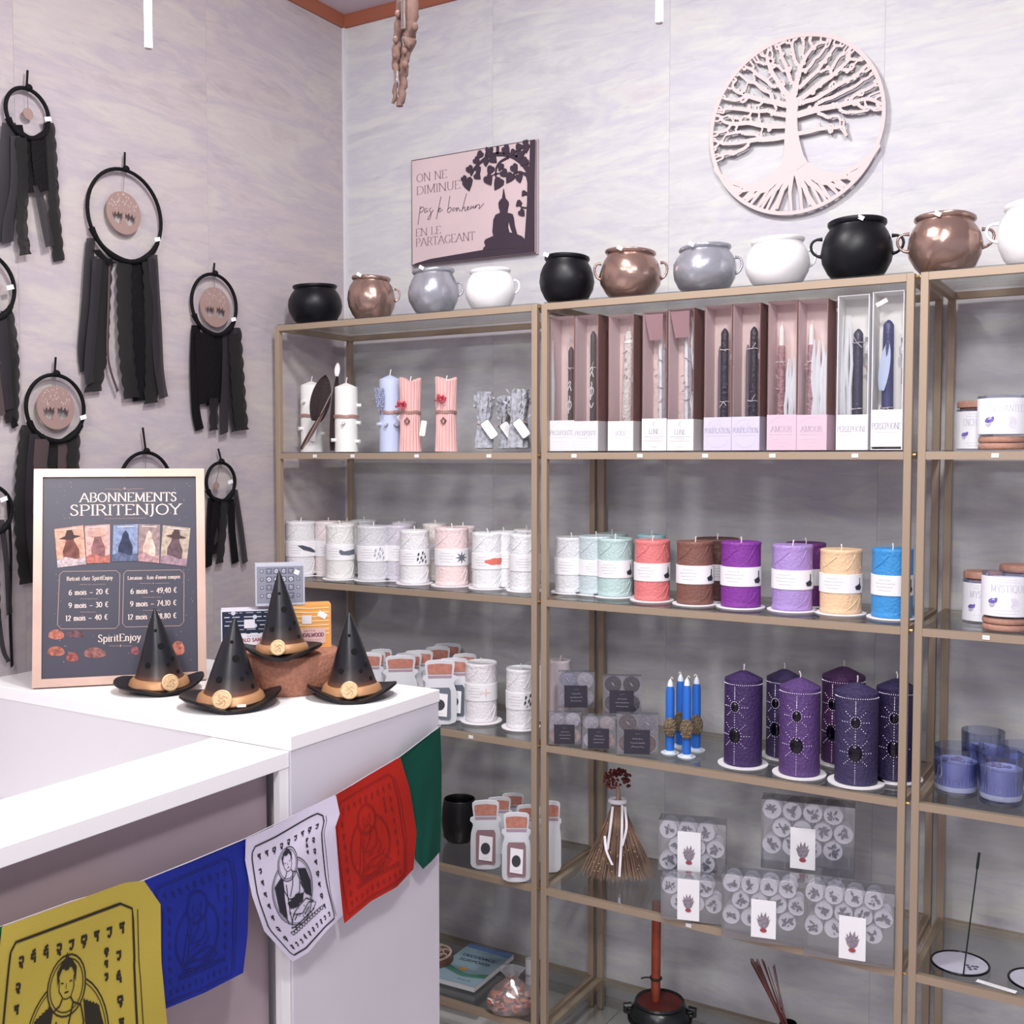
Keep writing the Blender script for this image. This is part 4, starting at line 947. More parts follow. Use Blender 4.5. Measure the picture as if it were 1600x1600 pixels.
# clear boxes of white tealights with dried flowers
fcol = mat('f3f3f8', .5); fpet = mat('777a86', .8, var=.3, bscale=300)
def flowerbox(label, xl, xr, yt, yb, z, rows, card, yd=None, zoff=0):
    p = at(2, (xl+xr)/2, yb, z) if yd is None else at(1, (xl+xr)/2, yb, yd)
    W = (xr-xl)*depth(p)/FPX; h = at(1, (xl+xr)/2, yt, p.y).z-p.z; D = .05
    if yd is None: p.z = z+GZ
    else: p.z = z+GZ+zoff
    s_ = hdir(p)*D/2; p += s_
    t = thing('flower_tealight_box', label, 'box of tealights', p, face(p)*.75, 'clear boxes of white tealights with dried flowers')
    q = random.Random(int(xl)); pitch = W/(rows[0]+.55); r = pitch*.47; rh = min(pitch*.9, (h-2*r-.004)/max(1, len(rows)-1))
    for j, n in enumerate(rows):
        z_ = h-r-.002-j*rh; off = (W-2*r-(n-1)*pitch)/2*(1 if j % 2 == 0 else 1.0)
        x0 = -W/2+r+.002+(pitch*.5 if j % 2 else 0) if n == rows[0] and j % 2 == 0 else -W/2+r+.002+(pitch*.5 if j % 2 else 0)
        for i in range(n):
            cx = x0+i*pitch
            if cx+r > W/2: continue
            a = MB(); b = MB(); tealight(a, b, (cx, -D/2+.017, z_), r, .014)
            cup = a.build('metal_cup', fcol, t, smooth=True); b.build('wax_disc', fcol, cup, smooth=True)
            m = MB()
            for k in range(11):
                an = q.uniform(0, 6.28); rr = r*.55*sqrt(q.random()); l = r*q.uniform(.2, .42); cc = Vector((cx+rr*cos(an), -D/2+.0038, z_+rr*sin(an))); d = Vector((cos(an+q.uniform(-1, 1)), 0, sin(an+q.uniform(-1, 1))))*l; s2 = Vector((-d.z, 0, d.x))*.45
                m.add([cc-d, cc+s2+Vector((0, -.0012, 0)), cc+d, cc-s2+Vector((0, -.0012, 0))], [(0, 1, 2, 3)])
            m.build('dried_flower', fpet, cup)
    if D > .03:
        bk = MB()
        for j, n in enumerate(rows):
            for i in range(n): bk.lathe([(r, 0), (r, .013)], 12, (-W/2+r+.004+i*pitch+(pitch*.5 if j % 2 else 0)*.8, D/2-.004, h-r-.002-j*rh), lambda p, a: Vector((p.x, -p.z, p.y)))
        bk.build('rear_tealights', mat('d0d2dc', .5), t, kind='stuff')
    e = .0006; x = W/2; m = MB()
    m.span((-x, -D/2, 0), (x, -D/2+e, h)).span((-x, D/2-e, 0), (x, D/2, h)).span((-x, -D/2+e, h-e), (x, D/2-e, h)).span((-x, -D/2+e, e), (-x+e, D/2-e, h-e)).span((x-e, -D/2+e, e), (x, D/2-e, h-e)).span((-x, -D/2+e, 0), (x, D/2-e, e))
    m.build('clear_case', boxm, t)
    cx0, cx1, cy0, cy1 = card; U = lambda px: (px-(xl+xr)/2)/(xr-xl)*W; V = lambda py: (yb-py)/(yb-yt)*h
    P = plane((0, -D/2-.0006, 0), (1, 0, 0), (0, 0, 1)); m = MB(); m.prism([(U(cx0), max(.001, V(cy1))), (U(cx1), max(.001, V(cy1))), (U(cx1), V(cy0)), (U(cx0), V(cy0))], P, 0, .0008); lb = m.build('label_card', paper, t)
    m = MB(); c = (U((cx0+cx1)/2), V(cy0*.45+cy1*.55)); s2 = (U(cx1)-U(cx0))*.40
    for an, l in ((60, 1.1), (80, 1.3), (100, 1.25), (120, 1.1), (40, .9), (140, .9), (90, .6)):
        d = (cos(radians(an))*l, sin(radians(an))*l); n_ = (-d[1]*.22, d[0]*.22); m.fill([(c[0], c[1]-s2), (c[0]+(d[0]*.5+n_[0])*s2, c[1]-s2*.6+(d[1]*.5+n_[1])*s2), (c[0]+d[0]*s2, c[1]-s2*.3+d[1]*s2), (c[0]+(d[0]*.5-n_[0])*s2, c[1]-s2*.6+(d[1]*.5-n_[1])*s2)], P, .0011+.00005*an/10)
    m.build('flower_print', mat('8e8490', .7, var=.3, bscale=300), lb)
    m = MB(); m.fill([(c[0]+a*s2*.35, c[1]-s2*.95+b*s2*.22) for a, b in ell(0, 0, 1, 1, 10)], P, .0022); m.build('red_print', mat('a34b52', .7), lb)
    return h
flowerbox('clear box of flower tealights in the bottom row at the left, beneath another', 1034, 1130, 1377, 1443, Z5, [3, 3], (1060, 1094, 1377, 1441))
flowerbox('clear box of flower tealights in the bottom row, middle', 1129, 1259, 1375, 1476, Z5, [4, 4, 4], (1175, 1213, 1409, 1468))
flowerbox('clear box of flower tealights in the bottom row at the right, by the post', 1258, 1393, 1391, 1506, Z5, [4, 4, 4], (1312, 1352, 1434, 1501))
hA = .078
flowerbox('clear box of flower tealights stacked at the left, above the small one', 1030, 1134, 1297, 1376, Z5, [3, 3, 3], (1060, 1096, 1312, 1374), -.27, .0785)
flowerbox('large clear box of flower tealights stacked on top of the middle ones', 1191, 1332, 1281, 1390, Z5, [4, 4, 4], (1236, 1274, 1320, 1384), -.255, .122)

# ================================================================== BLUE TAPERS ON SAUCERS
bluew = mat('2c6fd0', .35, 0, .5, .15, 60); bronze = mat('7d6d58', .55, .2, bump=1, bscale=200)
def bluetaper(label, xl, xr, yt, yb, yd, wx):
    p = at(1, (xl+xr)/2, 1120, yd); z = Z4+GZ; r = (xr-xl)/2*depth(p)/FPX; h = at(1, (xl+xr)/2, yt, yd).z-z
    t = thing('blue_taper_candle', label, 'candle', (p.x, yd, z), face((p.x, yd, z)), 'four blue taper candles on white saucers')
    MB().lathe([(r*1.3, 0), (r*1.8, .002), (r*2.05, .006), (r*1.98, .0065), (r*1.7, .0035), (r*1.3, .003), (r*1.15, .011), (r*.9, .011)], 28).build('saucer', mat('dfe8f4', .3), t, smooth=True)
    MB().tube([(0, 0, .0035), (0, 0, .02), (0, 0, h*.84), (0, 0, h*.90)], [r*.92, r, r*.95, r*.72], 18).build('wax_body', bluew, t, smooth=True)
    MB().tube([(0, 0, h*.885), (0, 0, h*.95), (0, 0, h*.985)], [r*.74, r*.55, r*.25], 14).build('white_tip', mat('e6ecf6', .4), t, smooth=True)
    MB().tube([(0, 0, h*.97), (.001, 0, h*1.0), (wx*.5, 0, h*1.02), (wx, 0, h*.995)], .0011, 6).build('wick', wick, t)
    m = MB(); m.ball((0, -r*1.25, h*.38), r*1.5, 14, 9, (1, .4, 1.5)); q = random.Random(int(xl))
    for k in range(46):
        a = q.uniform(-1.2, 1.2); b = q.uniform(-1.1, 1.1); m.ball((sin(a)*cos(b)*r*1.45, -r*1.25-cos(a)*cos(b)*r*.56, h*.38+sin(b)*r*2.2), r*.26, 5, 4)
    m.build('owl_shaped_brooch' if False else 'bronze_ornament', bronze, t, smooth=True)
bluetaper('blue taper candle, back left of the four', 1056, 1070, 1052, 1160, -.215, -.004)
bluetaper('blue taper candle, back right of the four', 1081, 1095, 1056, 1165, -.225, -.006)
bluetaper('blue taper candle, front left of the four', 1040, 1054, 1060, 1176, -.275, .006)
bluetaper('blue taper candle, front right of the four', 1066, 1080, 1058, 1178, -.285, .006)

# ================================================================== LILAC CANDLES IN TUMBLERS
def cup(label, xl, xr, yr, yb, yd=None):
    z = Z4
    if yd is None: g = onshelf(xl, xr, yb, yr+6, z)
    else: g = atdepth(xl, xr, 1200, yr, z, yd)
    pos, r, h = g; pos = (pos[0], pos[1], z+GZ); t = thing('tumbler_candle', label, 'candle', pos, face(pos), 'lilac candles in clear tumblers on the right unit')
    MB().lathe([(r*.86, 0), (r*.93, .003), (r, h), (r*.96, h), (r*.9, .010), (.001, .009)], 36).build('glass', clear('eef1fa', .5, .02), t, smooth=True)
    MB().lathe([(r*.86, .0105), (r*.90, .012), (r*.91, .018), (r*.93, h*.70), (.001, h*.69)], 32).build('wax', mat('9fa6dc', .5, bump=.1), t, smooth=True)
    MB().lathe([(r*.905, .012), (r*.912, .013), (r*.915, .021), (r*.907, .022)], 32).build('white_layer', mat('dfe4f4', .6), t, smooth=True)
    m = MB(); q = random.Random(int(xl))
    for k in range(9): a = q.uniform(0, 6.28); rr = r*q.uniform(.1, .7); m.ball((rr*cos(a), rr*sin(a), h*.71), r*.14, 6, 4, (1, 1, .5))
    m.build('dried_flower', mat('77789c', .8, var=.3, bscale=200), t, kind='stuff')
cup('lilac tumbler candle in front, left of the pair', 1459, 1527, 1170, 1253)
cup('lilac tumbler candle in front, right of the pair at the picture edge', 1529, 1597, 1181, 1267)
cup('lilac tumbler candle behind, between the two front ones', 1503, 1567, 1146, 0, -.17)
cup('lilac tumbler candle behind at the picture edge', 1566, 1630, 1168, 0, -.165)

# ================================================================== BROOM, POT, BOTTOM SHELF
pos, r, h = onshelf(905, 1027, 1398, 1262, Z5)
pos = (pos[0]-.002, min(-.14, pos[1]), Z5+GZ)
t = thing('besom', 'small straw besom with white ribbons and dark red dried flowers on top', 'broom', pos, face(pos))
m = MB(); q = random.Random(9)
for k in range(260):
    a = q.uniform(0, 6.28); rr = sqrt(q.random()); x1, y1 = rr*cos(a)*r*1.0, rr*sin(a)*r*.45; z1 = q.uniform(0, .012) if rr < .9 else q.uniform(.004, .02)
    m.tube([(x1*.1, y1*.15, h*.93), (x1*.35, y1*.4, h*.66), (x1, y1, z1)], [.0009, .0012, .0008], 4)
m.build('straw', mat('8f7362', .9, var=.35, bscale=25), t, kind='stuff')
m = MB()
for k in range(44):
    a = q.uniform(-2.6, -.6); x1, y1 = cos(a)*r*.95, sin(a)*r*.46; f = q.uniform(.1, .85); c = Vector((x1*(1-f)+.1*x1*f, y1*(1-f)-.002, h*.9*f)); m.ball(c, .0016, 5, 3)
m.build('dried_flower', mat('c9b39c', .9), t, kind='stuff')
rb = mat('f1eef6', .4); m = MB()
m.tube([(cos(a*pi/8)*r*.20, sin(a*pi/8)*r*.16, h*.92) for a in range(16)], .006, 8, True); m.build('white_wrap', rb, t, smooth=True)
for pts in ([(-.012, -.018, h*.88), (-.018, -.030, h*.62), (-.024, -.036, h*.40)], [(-.03, -.030, h*.55), (-.026, -.042, h*.40), (-.012, -.046, h*.24)], [(.010, -.018, h*.9), (.009, -.034, h*.55), (.004, -.044, h*.10)], [(.016, -.018, h*.88), (.020, -.03, h*.66), (.010, -.038, h*.45)]):
    m = MB(); pp = smoothpts(pts, 4); 
    m.add([Vector(p)+Vector((s*.0028, 0, 0)) for p in pp for s in (-1, 1)], [(2*i, 2*i+1, 2*i+3, 2*i+2) for i in range(len(pp)-1)]); m.build('ribbon', rb, t)
MB().tube([(0, 0, h*.9), (.001, 0, h*1.03), (-.002, 0, h*1.10)], [.006, .0045, .004], 8).build('handle', mat('b59a8c', .8), t, smooth=True)
m = MB()
for k in range(120):
    a = q.uniform(0, 6.28); b = q.uniform(-.7, 1.4); rr = .034*q.uniform(.5, 1); m.ball((rr*cos(a)*cos(b)-.002, rr*sin(a)*cos(b), h*1.17+rr*.8*sin(b)), .0034, 6, 4)
m.build('red_flower_head', mat('6e2e2c', .8, var=.4, bscale=80), t, kind='stuff')

blk = mat('0e0e12', .3, 0, .5, .2, 50)
pos, r, h = onshelf(690, 746, 1324, 1258, Z5); pos = (pos[0], pos[1], Z5+GZ)
t = thing('black_bowl', 'dark round bowl on the lower shelf beside the counter corner', 'bowl', pos, face(pos))
MB().lathe([(r*.7, 0), (r*.9, h*.1), (r, h*.4), (r*.98, h*.75), (r*.9, h*.97), (r*.86, h), (r*.8, h*.95), (r*.85, h*.5), (r*.6, h*.1)], 32).build('bowl', blk, t, smooth=True)

# red stick leaning in a black cauldron on the lowest level of the middle unit
zf = H(6)+GZ
p = at(1, 1031, 1575, -.235); R_ = 44*depth(p)/FPX; pos = Vector((p.x, -.235, zf)); zr = at(1, 1031, 1562, -.235).z
t = thing('black_cauldron', 'black iron cauldron on the lowest level, lined dark red, holding a stick', 'pot', pos, face(pos)); hh = zr-zf
MB().lathe([(R_*.6, 0), (R_*.9, hh*.12), (R_*1.08, hh*.42), (R_*1.05, hh*.7), (R_*.92, hh*.86), (R_*.86, hh*.9), (R_*.90, hh*.95), (R_*.86, hh), (R_*.78, hh*.97), (R_*.80, hh*.7)], 40).build('bowl', mat('1b1f20', .3, .2, .5, .4, 30), t, smooth=True)
MB().lathe([(R_*.795, hh*.96), (R_*.79, hh*.72), (R_*.93, hh*.5), (R_*.7, hh*.12), (.001, hh*.1)], 32).build('red_lining', mat('4a1712', .5), t, smooth=True)
for s in (-1, 1): MB().tube([(s*R_*1.0, 0, hh*.82), (s*R_*1.22, 0, hh*.80), (s*R_*1.2, 0, hh*.66), (s*R_*1.02, 0, hh*.62)], .007, 8).build('handle', blk, t, smooth=True)
MB().tube([(cos(a*pi/16)*R_*1.085, sin(a*pi/16)*R_*1.085, hh*(.55+.03*sin(a))) for a in range(32)], .004, 6, True).build('raised_band', blk, t, smooth=True)
b0 = at(1, 1024, 1580, -.245); b1 = at(1, 1026, 1420, -.20); b0.z = zf+.02
t = thing('red_candle_stick', 'long red-brown stick with a dark tie, standing in the black cauldron', 'stick', (b0.x, b0.y, b0.z))
d = b1-b0; d = d*((H(5)-.03-b0.z)/d.z); MB().tube([(0, 0, 0), d*.5, d], .0108, 16).build('shaft', mat('8a3a22', .3, 0, .5, .1, 20, .25), t, smooth=True)
kz = (at(1, 1024, 1531, -.235).z-b0.z)/d.z; c = d*kz
m = MB(); m.tube([c+Vector((cos(a*pi/6)*.012, sin(a*pi/6)*.012, 0)) for a in range(12)], .003, 6, True); m.tube([c+Vector((-.008, -.004, 0)), c+Vector((-.022, -.008, -.001)), c+Vector((-.032, -.01, -.005))], .0018, 5); m.build('tie', mat('1c1814', .8), t)
# fan of incense sticks in a small dark pot
b0 = at(1, 1232, 1606, -.09); b0.z = max(b0.z, zf+.02)
t = thing('incense_bundle', 'fan of thin reddish incense sticks on the lowest level', 'incense', (b0.x, -.09, zf)); q = random.Random(4); zz = b0.z-zf
MB().lathe([(.018, 0), (.022, .004), (.021, .035), (.018, .04), (.017, .036), (.018, .006)], 20).build('holder', blk, t, smooth=True)
for k in range(26):
    px = q.uniform(1172, 1212); pt = at(1, px, q.uniform(1497, 1512), -.09+q.uniform(-.012, .012)); pt -= Vector((b0.x, -.09, zf)); o0 = Vector((q.uniform(-.007, .009), q.uniform(-.007, .007), .01))
    MB().tube([o0, o0*.2+pt*.5+Vector((0, 0, .004)), pt], .0009, 4).build('incense_stick', mat('6d3a3a' if k % 3 else '8d5a56', .8), t)
# white cloud of crystals beside it
# bottom of the corner unit
pos = at(2, 668, 1512, zf); pos += Vector((0, 0, 0))
t = thing('carved_disc', 'round carved wooden box lying behind the book', 'wooden box', (pos.x, pos.y+.02, zf), 0); R_ = .055
MB().lathe([(R_, 0), (R_*1.02, .004), (R_*1.02, .026), (R_, .03), (R_*.9, .031), (.001, .031)], 36, (0, 0, 0)).build('box', mat('6b5148', .6, var=.15, bscale=40), t, smooth=True)
m = MB(); P = plane((0, 0, .0312), (1, 0, 0), (0, 1, 0))
for k in range(8): a = k*pi/4; m.ribbon([(R_*.25*cos(a), R_*.25*sin(a)), (R_*.7*cos(a+.3), R_*.7*sin(a+.3)), (R_*.85*cos(a), R_*.85*sin(a))], P, .003, .003, .003)
m.ribbon(ell(0, 0, R_*.9, R_*.9, 36)+[(R_*.9, 0)], P, .005, .0035, .0035); m.ribbon(ell(0, 0, R_*.55, R_*.55, 24)+[(R_*.55, 0)], P, .003, .003, .003)
m.build('carved_lattice', mat('c9b4aa', .7), t)
A = at(2, 672, 1545, zf+.01); B_ = at(2, 741, 1551, zf); Cc = at(2, 803, 1499, zf)
ex = (Vector((0, 0, 0))+(B_-at(2, 650, 1527, zf))); ang = atan2((Cc-B_).y, (Cc-B_).x); Ln = (Cc-B_).length; Wd = .135
t = thing('book', 'green and pale blue paperback lying beside the bag of dried pieces', 'book', B_+Vector((0, 0, .0)), ang-0)
MB().span((0, 0, .0012), (Ln-.002, Wd-.001, .0125)).build('pages', mat('d9d6da', .7), t); MB().span((0, 0, 0), (Ln, Wd, .001)).build('back_cover', mat('9fb0b0', .5), t)
cv = MB().span((0, 0, .0127), (Ln, Wd, .0138)).build('cover', mat('8fa9b6', .4), t)
P = plane((0, Wd, .0138), (0, -1, 0), (1, 0, 0))
m = MB(); m.fill([(0, Ln*.30)]+smoothpts([(0, Ln*.42), (Wd*.3, Ln*.32), (Wd*.65, Ln*.26), (Wd, Ln*.36)], 3)+smoothpts([(Wd, Ln*.24), (Wd*.6, Ln*.17), (Wd*.3, Ln*.22), (0, Ln*.30)], 3)[:-1], P, .0003)
m.build('green_wave', mat('4f8370', .5), cv)
m = MB(); m.fill([(0, Ln), (Wd, Ln), (Wd, Ln*.85), (0, Ln*.90)], P, .0003); m.build('blue_band', mat('5b78a8', .5), cv)
m = MB(); m.fill(ell(Wd*.45, Ln*.34, .010, .008, 12), P, .0006); m.build('orange_flower', mat('e2a03c', .5), cv)
m = MB(); text(m, 'DECODAGE', P, Wd*.5, Ln*.66, .012, .2, .6, False, 'c', .12, .0006, Wd*.72); text(m, 'SURPOIDS', P, Wd*.5, Ln*.54, .012, .2, .6, False, 'c', .12, .0006, Wd*.66); scribble(m, P, Wd*.32, Wd*.68, Ln*.82, .007, .1, .0006, 4); scribble(m, P, Wd*.55, Wd*.85, Ln*.08, .008, .1, .0006, 5)
m.build('title', mat('2c3c50', .6), cv)
# clear bag of dried orange and pink pieces
pos = at(2, 800, 1586, zf); pos += hdir(pos)*.03; pos.z = zf
BS = 1.25
t = thing('potpourri_bag', 'clear bag of orange and pink dried pieces on the lowest corner shelf', 'bag', pos, face(pos)); t.scale = (1.2, 1.2, 1.0); q = random.Random(12)
for k in range(60):
    a = q.uniform(0, 6.28); rr = .040*sqrt(q.random()); z = .009+.062*q.random()*(1-rr/.06); col = q.choice(['c4614a', 'd98a70', 'e3b9ac', 'b4655c', 'e9d2cc'])
    cc = Vector((rr*cos(a)*1.15, rr*sin(a)*.8, z)); R = Matrix.Rotation(q.uniform(-1, 1), 3, 'X') @ Matrix.Rotation(q.uniform(-1, 1), 3, 'Y')
    MB().lathe([(.0075, -.0015), (.0085, 0), (.0075, .0015), (.003, .0015)], 10, (0, 0, 0), lambda p, a_: cc+R @ p).build('dried_slice', mat(col, .7, var=.2, bscale=150), t, smooth=True)
def fnb(p, a):
    k = 1+.12*noise.noise(Vector((a*1.3, p.z*40, 2)))+.05*sin(a*5); return Vector((p.x*k*1.1, p.y*k*.8, p.z))
MB().lathe([(.02, 0), (.042, .002), (.047, .014), (.045, .030), (.036, .048), (.018, .066), (.010, .076), (.018, .090), (.024, .098)], 30, (0, 0, 0), fnb).build('clear_bag', clear('ffffff', .8, .12, .10), t, smooth=True)
p = at(2, 822, 1545, zf); p = at(1, 827, 1545, -.2); p.z = zf
t = thing('paper_roll', 'white rolled paper standing behind the bag of dried pieces, beside the post', 'paper roll', p); MB().lathe([(.009, 0), (.0095, .085), (.007, .085), (.007, .002)], 18).build('roll', mat('e8e6ee', .6), t, smooth=True); MB().tube([(cos(a*pi/6)*.0098, sin(a*pi/6)*.0098, .045) for a in range(12)], .0008, 5, True).build('tie', twine, t)

# ================================================================== INCENSE HOLDERS ON THE RIGHT UNIT
def plate(label, cx, cy, rx, stick):
    p = at(2, cx, cy, Z5); r = rx*depth(p)/FPX; p.z = Z5+GZ
    t = thing('incense_plate', label, 'incense holder', p, face(p), 'round incense plates on the right unit')
    MB().lathe([(r*.9, 0), (r*.93, .0005), (r*.93, .003), (r*.3, .0032), (.001, .0032)], 40).build('marbled_plate', mat('bdbccb', .15, var=.08, bscale=14), t, smooth=True)
    MB().tube([(cos(a*pi/24)*r*.96, sin(a*pi/24)*r*.96, .003) for a in range(48)], .0024, 8, True).build('black_rim', mat('121218', .2, .3), t, smooth=True)
    m = MB(); P = plane((0, 0, .0033), (1, 0, 0), (0, 1, 0))
    for a, b in ((.3, -.25), (.42, -.12), (.34, -.4), (.5, -.3), (.55, -.1), (.24, -.1)): m.fill([(a*r+.004*cos(k), b*r+.004*sin(k)) for k in range(6)], P, .0003)
    m.fill(ell(-.2*r, 0, r*.32, r*.24, 20), P, .0002) if False else None
    m.build('printed_flowers', mat('54506a', .6), t)
    if stick:
        s0 = at(2, 1505, 1526, Z5+GZ)-p; s0.z = .003; R = Matrix.Rotation(-face(p), 3, 'Z'); s0 = R @ s0
        s1 = R @ (at(1, 1530, 1330, (p+Vector((0, -r*.7, 0))).y)-p); s1.y = s0.y; mid = s0.lerp(s1, .86)
        MB().tube([s0, s0.lerp(s1, .5), mid, s0.lerp(s1, .88), s1], [.0014, .0013, .0013, .0026, .0022], 8).build('incense_stick', mat('10211c', .5), t, smooth=True)
plate('round incense plate with a tall dark stick, on the right unit', 1500, 1510, 44, True)
plate('round incense plate cut by the right picture edge', 1622, 1538, 44, False)
a = at(2, 1526, 1535, Z5); b = at(2, 1588, 1554, Z5); t = thing('label_strip', 'white paper strip lying at the front of the incense plate shelf', 'label', (a.x, a.y, Z5+GZ), atan2(b.y-a.y, b.x-a.x)); l = (b-a).length
st = MB().span((0, -.006, 0), (l, .006, .0006)).build('strip', paper, t); m = MB(); scribble(m, plane((0, 0, .0006), (1, 0, 0), (0, 1, 0)), l*.2, l*.8, -.002, .004, .1, .0003, 3); m.build('print', inkl, st)

# ================================================================== WALL SIGN
def wallfn(zx0, zy0, k, yv):
    def uv(a, b): p = at(1, zx0+a/k, zy0+b/k, yv); return (p.x, p.z)
    return uv
SY = -.0165; uvs = wallfn(630, 200, 6.957, SY); PS = lambda u, v, o=0: Vector((u, SY-o, v))
x0, z1 = uvs(90, 345); x1, z0 = uvs(1432, 1345); z1 = (z1+uvs(1445, 130)[1])/2; z0 = (z0+uvs(85, 1500)[1])/2
t = thing('wall_sign', 'wooden sign with a seated Buddha under a leafy tree and French words', 'sign', ((x0+x1)/2, 0, z0))
o = Vector(t.location); PL = lambda u, v, f=0: PS(u, v, f)-o
def sp(a, b): return [Vector(a)-o, Vector(b)-o]
MB().span(*sp((x0, SY+.004, z0), (x1, SY, z1))).build('front_board', mat('cdb9bc', .6, var=.04, bscale=6), t)
MB().span(*sp((x0+.001, SY+.0095, z0+.001), (x1-.001, SY+.004, z1-.001))).build('middle_board', mat('5b4a55', .6), t)
MB().span(*sp((x0-.003, -.0002, z0-.003), (x1+.003, SY+.0095, z1+.003))).build('back_board', mat('b7a6ad', .6), t)
dk = mat('3b2e3b', .6); m = MB()
def pz(l): return [uvs(*q) for q in l]
m.prism([(x0, z0), (x1, z0)]+pz([(1400, 1270), (1325, 1215), (880, 1325), (300, 1425), (150, 1470)]), PL, 0, .0026)
m.build('hill', dk, t)
m = MB(); m.prism(pz([(870, 1330), (880, 1300), (900, 1285), (885, 1240), (900, 1212), (985, 1175), (975, 1130), (985, 1000), (1010, 945), (1055, 925), (1058, 905), (1045, 870), (1040, 820), (1055, 790), (1080, 765), (1095, 660), (1115, 765), (1145, 800), (1152, 830), (1140, 890), (1135, 920), (1190, 935), (1205, 980), (1215, 1060), (1240, 1155), (1290, 1175), (1330, 1215), (1330, 1300)]), PL, 0, .0032).build('buddha_figure', dk, t)
m = MB(); m.fill(pz([(1155, 1030), (1168, 1080), (1178, 1110), (1192, 1140), (1165, 1137), (1150, 1085)]), PL, .0034); m.build('arm_gap', mat('cdb9bc', .6), t)
m = MB(); m.prism(pz([(1325, 1215), (1340, 1000), (1352, 800), (1355, 600), (1340, 530), (1300, 480), (1345, 485), (1375, 490), (1380, 300), (1385, 140), (1437, 132), (1425, 1330), (1330, 1330)]), PL, 0, .003).build('tree_trunk', dk, t)
m = MB(); K = 1/6.957*depth((.5, SY, 2.1))/FPX*1.35
MB().ribbon([(x0+.001, z0+.001), (x1-.001, z0+.001), (x1-.001, z1-.001), (x0+.001, z1-.001), (x0+.001, z0+.001)], PL, .0022, .0006).build('border_line', dk, t)
m = MB()
for l, w0, w1 in (([(1385, 490), (1300, 380), (1200, 310), (1080, 285), (950, 300), (850, 370), (780, 440), (740, 520)], 46, 16), ([(1150, 320), (1060, 370), (1015, 440), (1010, 540)], 20, 12), ([(1350, 520), (1280, 480), (1230, 490), (1180, 520)], 20, 12), ([(1390, 400), (1330, 360)], 18, 14), ([(1100, 290), (1105, 230)], 14, 12), ([(1030, 285), (1030, 205)], 24, 24), ([(1230, 320), (1265, 250), (1320, 190)], 20, 12), ([(900, 310), (920, 240), (900, 225)], 22, 30), ([(1350, 730), (1320, 710)], 12, 10), ([(1345, 870), (1290, 860), (1270, 830)], 12, 10), ([(1290, 870), (1295, 920)], 12, 10), ([(1010, 500), (1080, 490)], 10, 8), ([(1010, 500), (950, 530)], 10, 8)):
    q = smoothpts(pz(l), 4) if len(l) > 2 else pz(l); m.ribbon(q, PL, [(w0+(w1-w0)*i/(len(q)-1))*K for i in range(len(q))], .0028, .0028)
m.build('branch', dk, t)
m = MB(); HN = 0; HEART = [(0, -1.15), (.55, -.45), (.85, .15), (.62, .65), (.2, .72), (0, .5), (-.2, .72), (-.62, .65), (-.85, .15), (-.55, -.45)]; q = random.Random(5)
for a, b, s in ((705, 600, 60), (725, 450, 40), (665, 555, 34), (808, 522, 38), (820, 452, 32), (800, 355, 38), (840, 290, 38), (905, 370, 34), (980, 340, 42), (950, 250, 36), (1120, 232, 44), (1200, 265, 32), (1290, 285, 37), (1262, 210, 37), (1340, 215, 40), (1335, 162, 30), (1325, 365, 42), (955, 455, 42), (1065, 420, 34), (1100, 490, 42), (930, 560, 50), (1043, 600, 56), (1212, 437, 42), (1168, 537, 48), (1265, 540, 40), (1320, 710, 26), (1265, 820, 30), (1292, 922, 34)):
    c = uvs(a, b); an = q.uniform(-.9, .9); HN += 1; m.prism([(c[0]+(x*cos(an)-y*sin(an))*s*K, c[1]+(x*sin(an)+y*cos(an))*s*K) for x, y in HEART], PL, 0, .0033+.00006*HN)
m.build('leaves', dk, t)
m = MB(); gt_ = mat('8a7278', .7)
def stext(s, a, b, top, wd):
    m = MB()
    p = uvs(a, b); hh = uvs(a, top)[1]-p[1]; x2 = uvs(wd, b)[0]; text(m, s, PL, p[0], p[1], hh, .13, .25, True, 'l', .05, .0004, x2-p[0])
    m.build('capital_letters', gt_, t)
stext('ON NE', 145, 592, 505, 475); stext('DIMINUE', 145, 728, 640, 620); stext('EN LE', 135, 1180, 1100, 410); stext('PARTAGEANT', 138, 1292, 1205, 780)
m = MB()
for l in ([(188, 850), (178, 930), (160, 1052)], [(180, 885), (210, 858), (226, 880), (205, 912), (182, 915)], [(262, 872), (235, 885), (238, 922), (262, 895), (266, 920)], [(305, 868), (285, 890), (304, 925), (290, 988), (268, 985), (330, 890)], [(412, 745), (388, 860), (362, 995)], [(380, 905), (408, 872), (385, 880), (390, 915), (432, 885)], [(508, 740), (490, 860), (480, 905)], [(482, 890), (512, 862), (524, 885), (500, 918), (480, 912)], [(560, 865), (536, 882), (545, 905), (565, 880), (585, 868)], [(585, 865), (578, 908), (600, 866), (612, 900), (630, 890)], [(690, 712), (660, 820), (636, 912)], [(645, 885), (668, 856), (672, 900), (690, 890)], [(692, 885), (716, 858), (698, 862), (700, 892), (730, 875)], [(742, 845), (735, 878), (765, 850)], [(768, 845), (765, 875), (790, 850)], [(792, 835), (788, 872), (800, 842), (830, 835), (825, 880), (850, 850), (880, 818)]):
    m.ribbon(smoothpts(pz(l), 4), PL, 7*K, .0004)
m.build('script_lettering', mat('6b5a64', .7), t)

